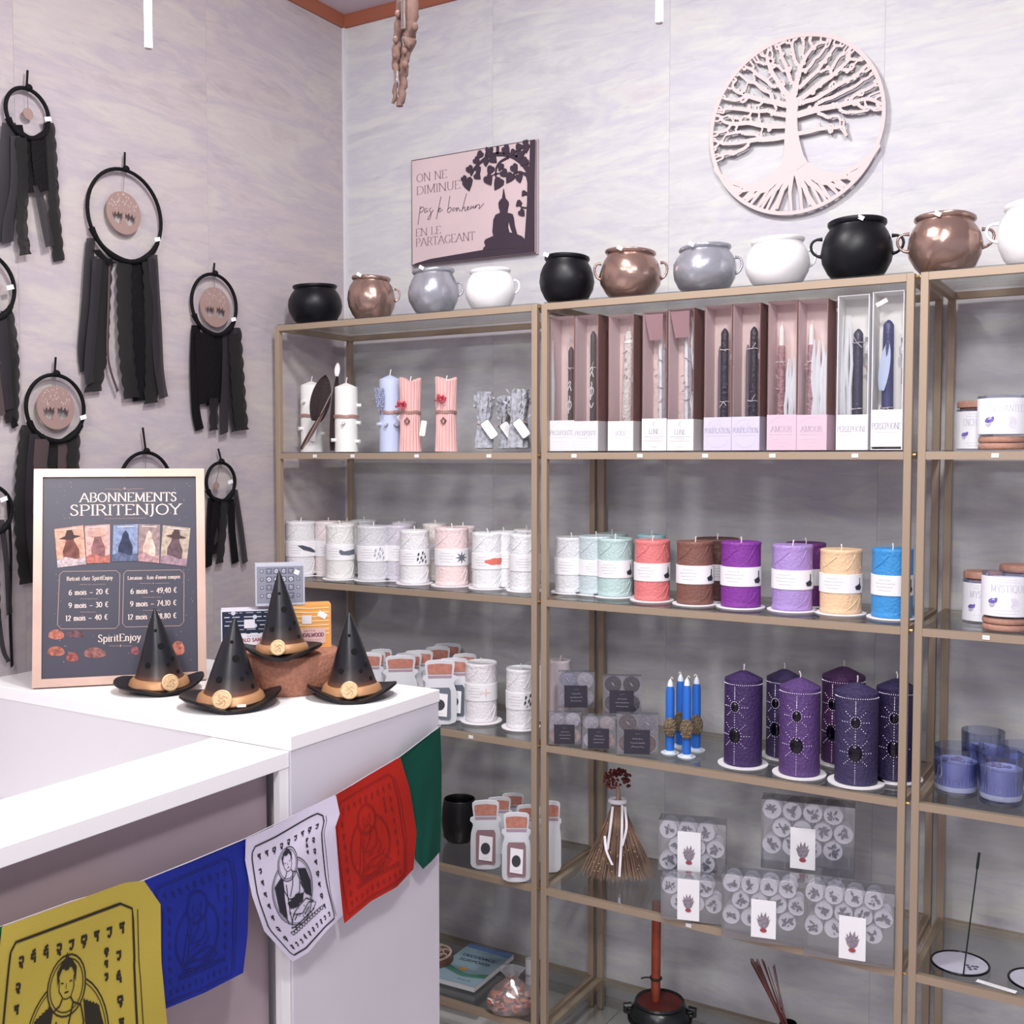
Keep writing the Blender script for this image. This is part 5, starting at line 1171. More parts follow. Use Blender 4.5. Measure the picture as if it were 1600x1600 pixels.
# ================================================================== TREE OF LIFE
tc = Vector((1.3115, -.013, 2.157)); R0 = .2
t = thing('tree_of_life', 'round pale pink openwork wooden tree of life above the middle unit', 'wall ornament', tc); tw = mat('d3c4c4', .6)
P = lambda u, v, o_=0: Vector((u, -o_, v)); TH = .006
m = MB(); n = 72; ri, ro = R0-.0085, R0
for o_ in (0, TH):
    pass
vs = []; fs = []
for i in range(n):
    a = 2*pi*i/n
    for r_, o_ in ((ri, 0), (ro, 0), (ro, TH+.0003), (ri, TH+.0003)): vs.append(P(r_*cos(a), r_*sin(a), o_))
for i in range(n):
    j = (i+1) % n
    for k in range(4): l = (k+1) % 4; fs.append((i*4+k, j*4+k, j*4+l, i*4+l))
m.add(vs, fs).build('ring', tw, t)
q = random.Random(21)
def colonize(starts, inside, N, step, kill, maxn=1500, infl=.06):
    att = []
    while len(att) < N:
        a = (q.uniform(-R0, R0), q.uniform(-R0, R0))
        if inside(*a): att.append(a)
    nodes = [s for s in starts]; par = [-1]+[i for i in range(len(starts)-1)]
    for it in range(70):
        acc = {}
        for a in att:
            best = None; bd = infl if it > 6 else .2
            for i, nd in enumerate(nodes):
                d = math.dist(a, nd)
                if d < bd: bd = d; best = i
            if best is not None:
                dx, dy = (a[0]-nodes[best][0])/bd, (a[1]-nodes[best][1])/bd; s = acc.get(best, (0, 0)); acc[best] = (s[0]+dx, s[1]+dy)
        if not acc or len(nodes) > maxn: break
        for i, (dx, dy) in acc.items():
            l = math.hypot(dx, dy) or 1; p = (nodes[i][0]+dx/l*step+q.uniform(-.1, .1)*step, nodes[i][1]+dy/l*step+q.uniform(-.1, .1)*step)
            if all(math.dist(p, z) > step*.35 for z in nodes): nodes.append(p); par.append(i)
        att = [a for a in att if min(math.dist(a, nd) for nd in nodes[-len(acc)-2:]) > kill] if True else att
    return nodes, par
crown = lambda x, y: math.hypot(x, y) < R0*.96 and y > -.005-.05*min(1, abs(x)/.15)+(.0 if abs(x) > .05 else .05) and not (x > .12 and y < -.0)
nodes, par = colonize([(-.008, -.02), (-.008, .0), (-.007, .02), (-.006, .045)], crown, 1100, .0075, .0078)
mdark = MB(); burnt = mat('6b5552', .8)
cnt = [1]*len(nodes)
for i in range(len(nodes)-1, 0, -1): cnt[par[i]] += cnt[i]
m = MB(); 
wf = lambda c: min(.022, .0044+.0010*sqrt(c))
for i in range(1, len(nodes)):
    jo = .0002+.0003*((i*37) % 101)/101; m.ribbon([nodes[par[i]], nodes[i]], P, [wf(cnt[i])*1.05, wf(cnt[i])], TH-jo, .0012); mdark.ribbon([nodes[par[i]], nodes[i]], P, [wf(cnt[i])*1.05, wf(cnt[i])], TH-.0014, TH-.002)
tips = [i for i in range(len(nodes)) if cnt[i] <= 2]; lk = 0
for i in tips:
    best = None; bd = .024
    for j in range(len(nodes)):
        d_ = math.dist(nodes[i], nodes[j])
        if .007 < d_ < bd and par[i] != j and par[j] != i and par[par[i]] != j and abs(i-j) > 6: bd = d_; best = j
    pts_ = [nodes[i], nodes[best]] if best is not None else None
    rr_0 = math.hypot(*nodes[i])
    if rr_0 > R0*.84: pts_ = [nodes[i], (nodes[i][0]*ri/rr_0, nodes[i][1]*ri/rr_0)]
    if pts_: jo = .0006+.0003*((i*53) % 97)/97; m.ribbon(pts_, P, .0042, TH-jo, .0012); mdark.ribbon(pts_, P, .0042, TH-.002, TH-.0025)
m.build('branches', tw, t, kind='stuff'); mdark.build('cut_edges', burnt, t, kind='stuff')
m = MB(); m.prism([(-.030, -.088), (-.022, -.06), (-.022, -.03), (-.020, .0), (-.018, .04), (-.022, .075), (-.008, .05), (0, .04), (.010, .055), (.006, .02), (.008, -.01), (.012, -.035), (.022, -.07), (.032, -.088), (.010, -.10), (-.01, -.105)], P, .0001, TH+.0005); m.build('trunk', tw, t)
m = MB()
for s in (-1, 1):
    for k, (a1, dip) in enumerate(((-152, .035), (-140, .022), (-128, .012), (-116, .006), (-104, .0))):
        an = radians(a1) if s < 0 else radians(-180-a1); e = (cos(an)*ri, sin(an)*ri); st = (s*(.020-.004*k), -.092-.002*k)
        pts = [(st[0]+(e[0]-st[0])*f, st[1]+(e[1]-st[1])*f-dip*sin(pi*f)) for f in [i/10 for i in range(11)]]
        pts = [(p[0], p[1]+.002*sin(i*2+k)) for i, p in enumerate(pts)]
        m.ribbon(pts, P, [(.017-.0013*i*.9)*(1.25 if k == 0 else 1) for i in range(11)], TH-.0001-.00008*k-.00003*s, TH-.0012)
        for j in (4, 6, 8):
            b = pts[j]; dx, dy = b[0]*.35+s*.01, b[1]*.35; l = math.hypot(b[0]+dx, b[1]+dy); sc_ = min(1, ri/l) if l else 1
            m.ribbon([b, ((b[0]+dx)*sc_, (b[1]+dy)*sc_)], P, [.0075, .006], TH-.0006-.00007*k-.00002*j+.00003*s, TH-.002)
m.ribbon([(-.004, -.1), (-.008, -.15), (-.004, -ri)], P, [.014, .008, .006], TH+.0001, TH-.0012); m.ribbon([(.004, -.1), (.016, -.15), (.020, -ri)], P, [.01, .007, .006], TH+.00015, TH-.0012)
for s in (-1, 1): m.prism([(s*.186, -.062), (s*.165, -.098), (s*.14, -.118), (s*.12, -.125), (s*.13, -.142), (s*.16, -.118), (s*.19, -.075)][::s], P, .0002, TH+.0002)
m.build('roots', tw, t)

# ================================================================== DREAMCATCHERS
blkc = mat('0b0a0e', .7, spec=.2, bump=.5, bscale=200); ribg = mat('3a353c', .7); ribb = mat('4b3d3f', .7); woodc = mat('9a807a', .6)
def lace_mat():
    m = bpy.data.materials.new('black_lace'); m.use_nodes = True; n = m.node_tree.nodes; L = m.node_tree.links; b = n['Principled BSDF']
    b.inputs['Base Color'].default_value = lin('0a080a'); b.inputs['Roughness'].default_value = .8
    tc_ = n.new('ShaderNodeTexCoord'); v = n.new('ShaderNodeTexVoronoi'); v.inputs['Scale'].default_value = 110; L.new(tc_.outputs['Object'], v.inputs['Vector'])
    mr = n.new('ShaderNodeMapRange'); mr.inputs[1].default_value = .15; mr.inputs[2].default_value = .5; mr.inputs[3].default_value = 1; mr.inputs[4].default_value = .93
    L.new(v.outputs['Distance'], mr.inputs[0]); L.new(mr.outputs[0], b.inputs['Alpha']); return m
lacem = lace_mat(); sheer = bpy.data.materials.new('sheer_ribbon'); sheer.use_nodes = True; b_ = sheer.node_tree.nodes['Principled BSDF']; b_.inputs['Base Color'].default_value = lin('201c22'); b_.inputs['Alpha'].default_value = .93; b_.inputs['Roughness'].default_value = .55
def dcatch(label, cx, cy, rx, ry, top, med, rib, tagp, group='black dreamcatchers on the left wall'):
    c = at(0, cx, cy, .014); R_ = (at(0, cx, cy-ry, .014).z-at(0, cx, cy+ry, .014).z)/2
    t = thing('dreamcatcher', label, 'dreamcatcher', c, 0, group); W = lambda px, py, x=.014: at(0, px, py, x)-c
    q = random.Random(int(cx*7)+3)
    MB().tube([(0, R_*cos(a*pi/24), R_*sin(a*pi/24)) for a in range(48)], .0042, 8, True).build('hoop', blkc, t, smooth=True)
    MB().tube([(0, .001, R_), (0, .0, R_+.012), W(*top)], [.004, .0024, .0024], 6).build('hanging_cord', blkc, t)
    MB().tube([(0, R_*cos(radians(a)), R_*sin(radians(a))) for a in range(205, 336, 8)], [.0045+.003*(.6+.4*sin(a*.9)) for a in range(205, 336, 8)], 8).build('ribbon_wrap', blkc, t, smooth=True)
    MB().ball((0, .004, R_+.003), .008, 8, 6).build('knot', blkc, t, smooth=True)
    if med:
        mr, wood = med; cz = 0
        mx, my = wood if isinstance(wood, tuple) else (cx, cy)
        mc = W(mx, my); Pm = lambda u, v, o_=0: mc+Vector((o_, u, v)); k = mr/ry*R_
        m = MB(); 
        # round wooden tree with two openings beside the trunk
        outer = ell(0, 0, k, k, 28); m2 = MB()
        if k > .02:
            def sector(a0, a1, inner): 
                return [(k*cos(radians(a)), k*sin(radians(a))) for a in range(a0, a1+1, 10)]+inner
            m2.prism([(k*cos(radians(a)), k*sin(radians(a))) for a in range(0, 181, 12)]+[(-.66*k, -.04*k), (-.60*k, -.16*k), (-.50*k, .02*k), (-.42*k, -.14*k), (-.30*k, .04*k), (-.22*k, -.10*k), (-.12*k, .0), (.12*k, .0), (.20*k, -.08*k), (.28*k, .06*k), (.38*k, -.12*k), (.48*k, .03*k), (.58*k, -.14*k), (.66*k, -.04*k)], Pm, -.0015, .0015)
            m2.prism([(-.10*k, .05*k), (-.07*k, -.25*k), (-.22*k, -.50*k), (-.2*k, -.58*k), (.2*k, -.58*k), (.22*k, -.50*k), (.07*k, -.25*k), (.10*k, .05*k)], Pm, -.0013, .0013)
            m2.prism([(k*cos(radians(a)), k*sin(radians(a))) for a in range(180, 361, 12)]+[(.68*k, -.02*k), (.64*k, -.38*k), (.45*k, -.50*k), (.25*k, -.56*k), (-.25*k, -.56*k), (-.45*k, -.50*k), (-.64*k, -.38*k), (-.68*k, -.02*k)], Pm, -.0014, .0014)
        else: m2.prism(outer, Pm, -.001, .001)
        md_ = m2.build('tree_medallion', woodc, t)
        if k > .02:
            m = MB()
            for _ in range(60):
                a_ = radians(q.uniform(15, 165)); r_ = k*q.uniform(.35, .92); s_ = k*q.uniform(.012, .035); u_, v_ = r_*cos(a_), r_*sin(a_)
                m.fill([(u_-s_, v_), (u_, v_+s_*1.6), (u_+s_, v_), (u_, v_-s_)], Pm, .0017)
            m.build('perforations', mat('cbbcba', .7), md_, kind='stuff')
        MB().tube([(0, 0, R_), mc+Vector((0, 0, k))], .0006, 4).build('thread', mat('6a6066', .7), t)
    if tagp: MB().box(W(tagp[0], tagp[1], .022), (.001, .016, .009), Matrix.Rotation(.3, 3, 'X')).build('price_tag', tagm, t)
    for i, (kind, pts, wpx) in enumerate(rib):
        X = .010+.0035*(i % 3); pl = smoothpts([tuple(float(z) for z in p) for p in pts], 6)
        if kind == 'lace':
            q_ = []; 
            for a, b in zip(pl, pl[1:]): q_ += [(a[0]+(b[0]-a[0])*j/5, a[1]+(b[1]-a[1])*j/5) for j in range(5)]
            pl = q_+[pl[-1]]
        vs = []; fs = []; n = len(pl); s_ = 0
        for j, (px, py) in enumerate(pl):
            if j: s_ += math.dist(pl[j], pl[j-1])
            w_ = wpx/2*(1+(.24*abs(sin(s_/7))-.10 if kind == 'lace' else .06*sin(s_/23+i)))
            if kind == 'feather': w_ = wpx/2*sin(pi*min(1, .12+.88*j/(n-1)))**.6
            xo = .003*sin(s_/40+i)
            vs += [W(px-w_, py+(2 if j == n-1 and kind != 'feather' else 0), X+xo), W(px, py, X+xo+.0016), W(px+w_, py-(3 if j == n-1 and kind != 'feather' else 0), X+xo)]
        for j in range(n-1): a = j*3; fs += [(a, a+1, a+4, a+3), (a+1, a+2, a+5, a+4)]
        mm = {'lace': lacem, 'grey': sheer, 'brown': ribb, 'black': blkc, 'feather': blkc, 'bluefeather': mat('515b74', .5)}[kind if kind in ('lace', 'grey', 'brown', 'black', 'feather') else 'bluefeather']
        MB().add(vs, fs).build({'lace': 'lace_strip', 'feather': 'feather', 'bluefeather': 'feather'}.get(kind, 'ribbon'), mm, t, smooth=True, label='slate blue feather' if kind == 'bluefeather' else None)
dcatch('uppermost dreamcatcher on the left wall, pale pink ornament in its hoop', 43, 177, 33, 38, (43, 110), (9, (44, 178)), [
  ('grey', [(14, 192), (9, 250), (4, 330), (8, 378)], 22), ('grey', [(26, 212), (24, 290), (14, 345), (12, 380)], 18), ('lace', [(33, 215), (36, 290), (34, 350), (40, 398)], 17),
  ('black', [(22, 195), (30, 222), (46, 232)], 26), ('black', [(42, 216), (50, 250), (58, 300)], 34), ('grey', [(58, 290), (68, 335), (78, 385)], 14), ('lace', [(76, 192), (80, 240), (85, 330), (92, 408)], 17), ('black', [(60, 216), (62, 250), (66, 300)], 22)], (75, 186))
dcatch('largest dreamcatcher, with a pink-brown tree disc and a slate blue feather', 196, 337, 59, 71, (195, 238), (33, (193, 333)), [
  ('grey', [(142, 372), (136, 450), (129, 540), (132, 580)], 14), ('black', [(150, 390), (160, 402), (176, 412)], 12), ('grey', [(152, 405), (147, 480), (139, 570), (140, 600)], 15), ('lace', [(164, 404), (160, 470), (156, 550), (145, 612)], 24), ('brown', [(172, 410), (170, 480), (169, 560), (184, 612)], 4),
  ('lace', [(194, 410), (194, 470), (198, 560), (206, 622)], 22), ('black', [(214, 411), (216, 480), (220, 560), (221, 626)], 26), ('lace', [(233, 404), (236, 480), (238, 560), (236, 630)], 20), ('grey', [(238, 398), (244, 480), (248, 570), (256, 622)], 15), ('bluefeather', [(212, 478), (219, 505), (221, 540)], 13)], (246, 374))
dcatch('dreamcatcher to the right of the largest one, pink-brown tree disc', 335, 476, 40, 47, (335, 411), (31, (336, 480)), [
  ('black', [(306, 508), (304, 580), (306, 640), (312, 672)], 14), ('black', [(320, 520), (320, 570), (324, 630)], 28), ('lace', [(334, 622), (334, 650), (334, 672)], 13), ('black', [(338, 522), (337, 570), (334, 632)], 22),
  ('grey', [(354, 522), (354, 590), (351, 640), (350, 678)], 14), ('lace', [(366, 512), (370, 570), (374, 630), (378, 672)], 20), ('grey', [(362, 580), (362, 630), (366, 674)], 9)], (365, 499))
dcatch('dreamcatcher with a brown tree disc, left above the framed poster', 87, 638, 51, 52, (87, 558), (34, (87, 637)), [
  ('lace', [(44, 664), (36, 740), (34, 820), (42, 912)], 22), ('grey', [(58, 678), (50, 760), (52, 830), (60, 905)], 22), ('brown', [(66, 686), (62, 740), (62, 800)], 22), ('lace', [(84, 688), (84, 740), (84, 800)], 18), ('brown', [(100, 688), (100, 740), (102, 800)], 20), ('lace', [(116, 680), (114, 740), (112, 800)], 18), ('black', [(48, 668), (86, 692), (126, 668)], 12)], (130, 652))
dcatch('dreamcatcher cut by the left picture edge at mid height', -26, 447, 47, 54, (-26, 370), (33, (-30, 447)), [
  ('lace', [(10, 486), (18, 540), (20, 600), (18, 660)], 20), ('grey', [(2, 492), (8, 560), (14, 640)], 16), ('brown', [(-16, 500), (-12, 580), (-4, 650)], 24), ('black', [(22, 560), (14, 620), (24, 668)], 10)], (16, 449))
dcatch('dreamcatcher mostly hidden behind the framed poster, only its arch showing', 228, 757, 46, 50, (223, 668), (24, (228, 775)), [
  ('lace', [(200, 800), (200, 860), (204, 930)], 20), ('black', [(228, 806), (228, 870), (230, 950)], 24), ('grey', [(254, 800), (256, 860), (258, 930)], 16)], None)
dcatch('smallest dreamcatcher, right of the poster with a tiny charm', 345, 753, 22, 30, (341, 701), (6, (338, 759)), [
  ('black', [(330, 778), (328, 830), (326, 886)], 11), ('black', [(340, 784), (337, 820), (334, 866)], 15), ('lace', [(351, 784), (348, 830), (343, 880)], 11), ('black', [(361, 780), (363, 830), (368, 880)], 11), ('grey', [(367, 765), (374, 810), (383, 880)], 9), ('grey', [(342, 790), (340, 815), (337, 850)], 5)], (360, 753))
dcatch('dreamcatcher cut by the left picture edge beside the poster, long thin strands', -16, 797, 28, 38, (-14, 740), None, [
  ('black', [(12, 780), (17, 860), (16, 960), (19, 1042)], 5), ('grey', [(2, 812), (10, 880), (15, 960)], 9), ('grey', [(-6, 930), (4, 1010), (14, 1034)], 8), ('lace', [(-12, 836), (-10, 900), (-8, 980)], 18)], (6, 780))

# ================================================================== PENDANT TUBES AND HANGING BRANCH
tubem = mat('ffffff', .4, emit=.9)  # glow added to the white paint so the tubes read pure white
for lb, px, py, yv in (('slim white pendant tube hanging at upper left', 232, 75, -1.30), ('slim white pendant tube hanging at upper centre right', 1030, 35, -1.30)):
    p = at(1, px, py, yv); t = thing('pendant_tube', lb, 'pendant tube', p, 0, 'slim white pendant tubes'); r = 6*depth(p)/FPX
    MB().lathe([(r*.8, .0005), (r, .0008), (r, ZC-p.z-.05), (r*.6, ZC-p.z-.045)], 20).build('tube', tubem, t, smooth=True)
    MB().lathe([(r*.7, 0), (r*.92, .0004), (r*.92, .002)], 20, (0, 0, -.0016)).build('end_cap', mat('c8c4c2', .3, .5), t)
    MB().lathe([(.03, ZC-p.z-.05), (.032, ZC-p.z-.045), (.032, ZC-p.z-.0005)], 24).build('ceiling_rose', mat('f0eef0', .4), t, smooth=True)
yv = -1.2; c = at(1, 625, 168, yv); t = thing('hanging_branch', 'gnarled driftwood branch hanging from the ceiling in front of the wall', 'branch', c)
Wb = lambda px, py, d=0: at(1, px, py, yv+d)-c
drift = mat('7d6259', .75, bump=1, bscale=40, var=.15); pc = 1.8/FPX
def twig(pts, rr, name='branch_stem', d=0):
    pl = smoothpts([(a, b, r) for (a, b), r in zip(pts, rr)], 5); MB().tube([Wb(a+1.2*sin(b*.3), b, d) for a, b, r in pl], [max(.4, r*(1+.12*sin(b*.7+a)))*pc for a, b, r in pl], 10).build(name, drift, t, smooth=True)
twig([(628, -170), (630, -40), (626, 20), (622, 60), (619, 100), (620, 118)], [9, 8, 7.5, 6.5, 6, 4])
twig([(648, -170), (644, -40), (643, 10), (641, 45), (640, 70), (634, 85), (631, 110), (629, 140), (625, 166)], [9, 10, 9.5, 9, 7.5, 6, 6, 5.5, 5])
twig([(634, 60), (638, 70), (640, 58)], [5, 5, 2], d=-.006)
twig([(618, 128), (617, 148), (615, 162)], [3, 3.2, 2.4])
for a, b, r in ((648, 42, 5), (622, 22, 4.5), (618, 62, 4), (633, 101, 4.8), (632, 80, 4), (617, 88, 3)): 
    m = MB(); m.ball(Wb(a, b, -.01), r*pc, 8, 6, (1, 1, 1.2)); m.build('knob', drift, t, smooth=True)
ms = mat('e6e2da', .15, 1)
for px, y0, y1 in ((631, -10, 45), (619.5, 111, 129)):
    a = Wb(px, y0, -.014); b = Wb(px-1, y1, -.014); m = MB(); m.box((a+b)/2, (6*pc, .004, (a-b).length)); m.build('silver_clip', ms, t, bev=.0006)
MB().tube([Wb(640, -165), Wb(640, -165)+Vector((0, 0, max(.05, ZC-.004-c.z-Wb(640, -165).z)))], .0015, 6).build('hanging_cord', mat('cfc8c4', .8), t)

# ================================================================== ON THE COUNTER
BL = Vector((.1708, -1.1650, CZ)); e1 = Vector((.692, .7219, 0)).normalized(); nh = Vector((e1.y, -e1.x, 0)); th = radians(11)
upv = Vector((0, 0, 1))*cos(th)-nh*sin(th); nf = nh*cos(th)+Vector((0, 0, 1))*sin(th)
def uvp(px, py): d = ray(px, py); p = CAM+d*((BL-CAM).dot(nf)/d.dot(nf)); return ((p-BL).dot(e1), (p-BL).dot(upv))
PW, PH, PBd = .327, .433, .0165
t = thing('framed_poster', 'light wood frame with a dark subscription poster, leaning behind the witch hats', 'framed poster', BL+Vector((0, 0, .0032)))
PP = lambda u, v, o_=0: e1*u+upv*v+nf*o_
fm = mat('d6b7a8', .34, .3, var=.08, bscale=10); FD = .014
for name, pts in (('frame_side', [(0, 0), (PBd, PBd), (PBd, PH-PBd), (0, PH)]), ('frame_side', [(PW, 0), (PW, PH), (PW-PBd, PH-PBd), (PW-PBd, PBd)]), ('frame_top', [(0, PH), (PBd, PH-PBd), (PW-PBd, PH-PBd), (PW, PH)]), ('frame_bottom', [(0, 0), (PW, 0), (PW-PBd, PBd), (PBd, PBd)])):
    MB().prism(pts, PP, -FD, 0).build(name, fm, t)
MB().prism([(.004, .004), (PW-.004, .004), (PW-.004, PH-.004), (.004, PH-.004)], PP, -FD+.001, -.006).build('print_sheet', mat('454452', .35, spec=.5), t)
MB().prism([(PW*.35, .002), (PW*.65, .002), (PW*.6, PH*.7), (PW*.4, PH*.7)], lambda u, v, o_=0: PP(u, v, -FD-.0005)+nh*(-.0-(.10*(1-v/(PH*.7))) if o_ else -.10*(1-v/(PH*.7))-.002), 0, 1).build('easel_leg', mat('6b5a55', .7), t)
OF = -.0058; Z = lambda a, b: uvp(a/4, 700+b/4)
gold = mat('ecd9cf', .5); m = MB()
def PL_():
    global m
    if m.v: m.build('lettering', gold, t)
    m = MB()
def ptext(s, a, b, bot, hh, wt=.14, thin=.4):
    p = Z(a, bot); p2 = Z(b, bot); h_ = Z(a, bot-hh)[1]-p[1]; text(m, s, PP, p[0], p[1], h_, wt, thin, True, 'l', .07, OF+.0005, p2[0]-p[0])
def pfix(off): return lambda u, v, o_=0: PP(u, v, OF+off)
PL_()
ptext('ABONNEMENTS', 497, 1103, 345, 56, .15, .45); PL_(); ptext('SPIRITENJOY', 437, 1130, 430, 66, .15, .45)
for a in (("6 mois — 20 €", 428, 678, 928), ("9 mois — 30 €", 427, 676, 1010), ("12 mois — 40 €", 408, 672, 1090), ("6 mois — 49,40 €", 815, 1105, 920), ("9 mois — 74,10 €", 813, 1103, 1000), ("12 mois — 98,80 €", 798, 1103, 1082)): PL_(); ptext(a[0], a[1], a[2], a[3], 32, .17, .6)
PL_(); ptext('Retrait chez SpiritEnjoy', 415, 703, 838, 24, .15, .6); PL_(); ptext("Livraison - frais d'envoi compris", 797, 1125, 832, 22, .15, .6); PL_(); ptext('SpiritEnjoy', 612, 880, 1222, 44, .15, .4)
m.build('lettering', gold, t)
m = MB()
for l in ([(655, 264), (740, 264)], [(815, 263), (895, 262)], [(740, 264), (755, 272), (765, 262)], [(815, 263), (803, 272), (793, 262)], [(650, 449), (765, 448)], [(785, 448), (910, 445)], [(680, 1246), (740, 1246)], [(765, 1246), (825, 1246)], [(495, 862), (545, 862)], [(570, 862), (660, 860)], [(870, 855), (945, 855)], [(970, 855), (1060, 852)], [(500, 952), (610, 952)], [(500, 1034), (600, 1034)], [(890, 942), (1010, 941)], [(890, 1024), (1000, 1023)]): m.ribbon([Z(*q_) for q_ in l], pfix(.0005), .0005)
for a, b, r_ in ((778, 260, 12), (775, 448, 6), (752, 1245, 10), (557, 862, 6), (957, 854, 6), (553, 952, 4), (550, 1034, 4), (955, 941, 4), (953, 1023, 4)):
    c_ = Z(a, b); k = r_/4*2.2/FPX; m.fill([(c_[0]+k*x, c_[1]+k*y) for x, y in ((0, 1), (.2, .2), (1, 0), (.2, -.2), (0, -1), (-.2, -.2), (-1, 0), (-.2, .2))], pfix(.0006))
m.build('ornaments', mat('c9a79c', .5), t, kind='stuff'); m = MB()
for l in ([(370, 800), (392, 780), (725, 775), (748, 795), (742, 1115), (720, 1137), (380, 1140), (357, 1115), (370, 800)], [(772, 795), (790, 775), (1125, 770), (1150, 790), (1148, 1095), (1125, 1120), (785, 1128), (765, 1105), (772, 795)]): MB().ribbon([Z(*q_) for q_ in l], pfix(.0004), .0009).build('price_panel_outline', mat('c9a79c', .5), t)
q = random.Random(31); m = MB()
for k in range(110):
    a = q.choice([q.uniform(330, 450), q.uniform(1060, 1210), q.uniform(330, 1200)]); b = q.uniform(215, 460) if k < 50 else q.uniform(760, 1360)
    if k < 50 and 450 < a < 1060: continue
    if k >= 50 and 380 < a < 1140 and b < 1140: continue
    c_ = Z(a, b); s_ = q.uniform(.0003, .0008); m.fill([(c_[0]+s_, c_[1]), (c_[0], c_[1]+s_), (c_[0]-s_, c_[1]), (c_[0], c_[1]-s_)], pfix(.0003))
m.build('star_specks', mat('d9c6c0', .5), t, kind='stuff')
covers = [([(338, 515), (518, 490), (537, 735), (358, 757)], 'd9a48c', '7a4a42', 'c9b6b8'), ([(527, 495), (686, 483), (686, 725), (540, 730)], 'd1a79f', '8a5f60', 'b86f62'), ([(708, 490), (862, 483), (858, 715), (700, 718)], '8593b5', '2c3350', '5a6480'), ([(866, 483), (1000, 487), (995, 728), (862, 715)], '97807f', 'e0c0b0', 'b08a8c'), ([(1018, 490), (1190, 508), (1165, 748), (1000, 728)], 'b5a493', '5f4a50', '9a7f8a')]
for ci, (qd, c0, c1, c2) in enumerate(covers):
    A_, B2, C2_, D_ = [Vector(Z(*z)) for z in qd]
    def bl(s, r_, A_=A_, B2=B2, C2_=C2_, D_=D_): v = (A_*(1-s)+B2*s)*(1-r_)+(D_*(1-s)+C2_*s)*r_; return (v.x, v.y)
    cvo = MB().fill([bl(0, 0), bl(0, 1), bl(1, 1), bl(1, 0)], pfix(.0006)).build('cover_picture', mat(c0, .5, var=.25, bscale=120), t)
    m = MB(); m.fill([bl(*z) for z in ((.25, 1), (.22, .6), (.35, .38), (.38, .25), (.5, .16), (.62, .25), (.65, .38), (.8, .6), (.78, 1))], pfix(.0009)); m.build('figure', mat(c1, .6, var=.3, bscale=90), cvo)
    m = MB(); m.fill([bl(*z) for z in ((0, .82), (.3, .75), (.7, .84), (1, .78), (1, 1), (0, 1))], pfix(.0012)); m.build('foreground', mat(c2, .6, var=.3, bscale=150), cvo)
    if ci in (0, 1, 4): m = MB(); m.fill([bl(*z) for z in ((.12, .27), (.35, .22), (.42, .08), (.6, .08), (.66, .22), (.9, .27), (.6, .31), (.4, .31))], pfix(.0014)); m.build('hat', mat('4a3634' if ci != 1 else 'c9a090', .6), cvo)
    m = MB(); 
    m.ribbon([bl(.15, .06), bl(.85, .06)], pfix(.0016), .0016); m.build('masthead', mat('e9dad6', .6), cvo)
for a, b, rx_, ry_, col in ((350, 1185, 50, 42, 'b06a58'), (348, 1290, 55, 42, 'a0604f'), (450, 1325, 38, 40, '96504a'), (590, 1300, 72, 44, '8a5c56'), (845, 1285, 28, 36, '8a5258'), (1112, 1275, 42, 60, 'b5705f'), (470, 1180, 60, 30, '6b4a50')):
    pts = [Z(a+rx_*cos(radians(k)), b-ry_*sin(radians(k))*(1 if k < 180 else .5)) for k in range(0, 360, 20)]; m = MB(); m.fill(pts, pfix(.0004+.00003*(a % 7))); m.build('mushroom_print', mat(col, .6, var=.45, bscale=140), t)

# witch hat incense burners
def hatmat():
    m = bpy.data.materials.new('black_gold_glaze'); m.use_nodes = True; n = m.node_tree.nodes; L = m.node_tree.links; b = n['Principled BSDF']
    b.inputs['Roughness'].default_value = .36; b.inputs['Specular IOR Level'].default_value = .5
    tc_ = n.new('ShaderNodeTexCoord'); sp_ = n.new('ShaderNodeSeparateXYZ'); L.new(tc_.outputs['Object'], sp_.inputs[0])
    mr = n.new('ShaderNodeMapRange'); mr.inputs[1].default_value = .022; mr.inputs[2].default_value = .060; L.new(sp_.outputs[2], mr.inputs[0])
    r = ramp(n, [(0, '7a5038'), (.35, '3a2a26'), (1, '15161e')]); L.new(mr.outputs[0], r.inputs[0]); L.new(r.outputs[0], b.inputs['Base Color']); return m
hm = hatmat(); hb = mat('101015', .4); goldm = mat('b98a62', .42, .25); medm = mat('d9b88f', .45, .25, bump=.4, bscale=200)
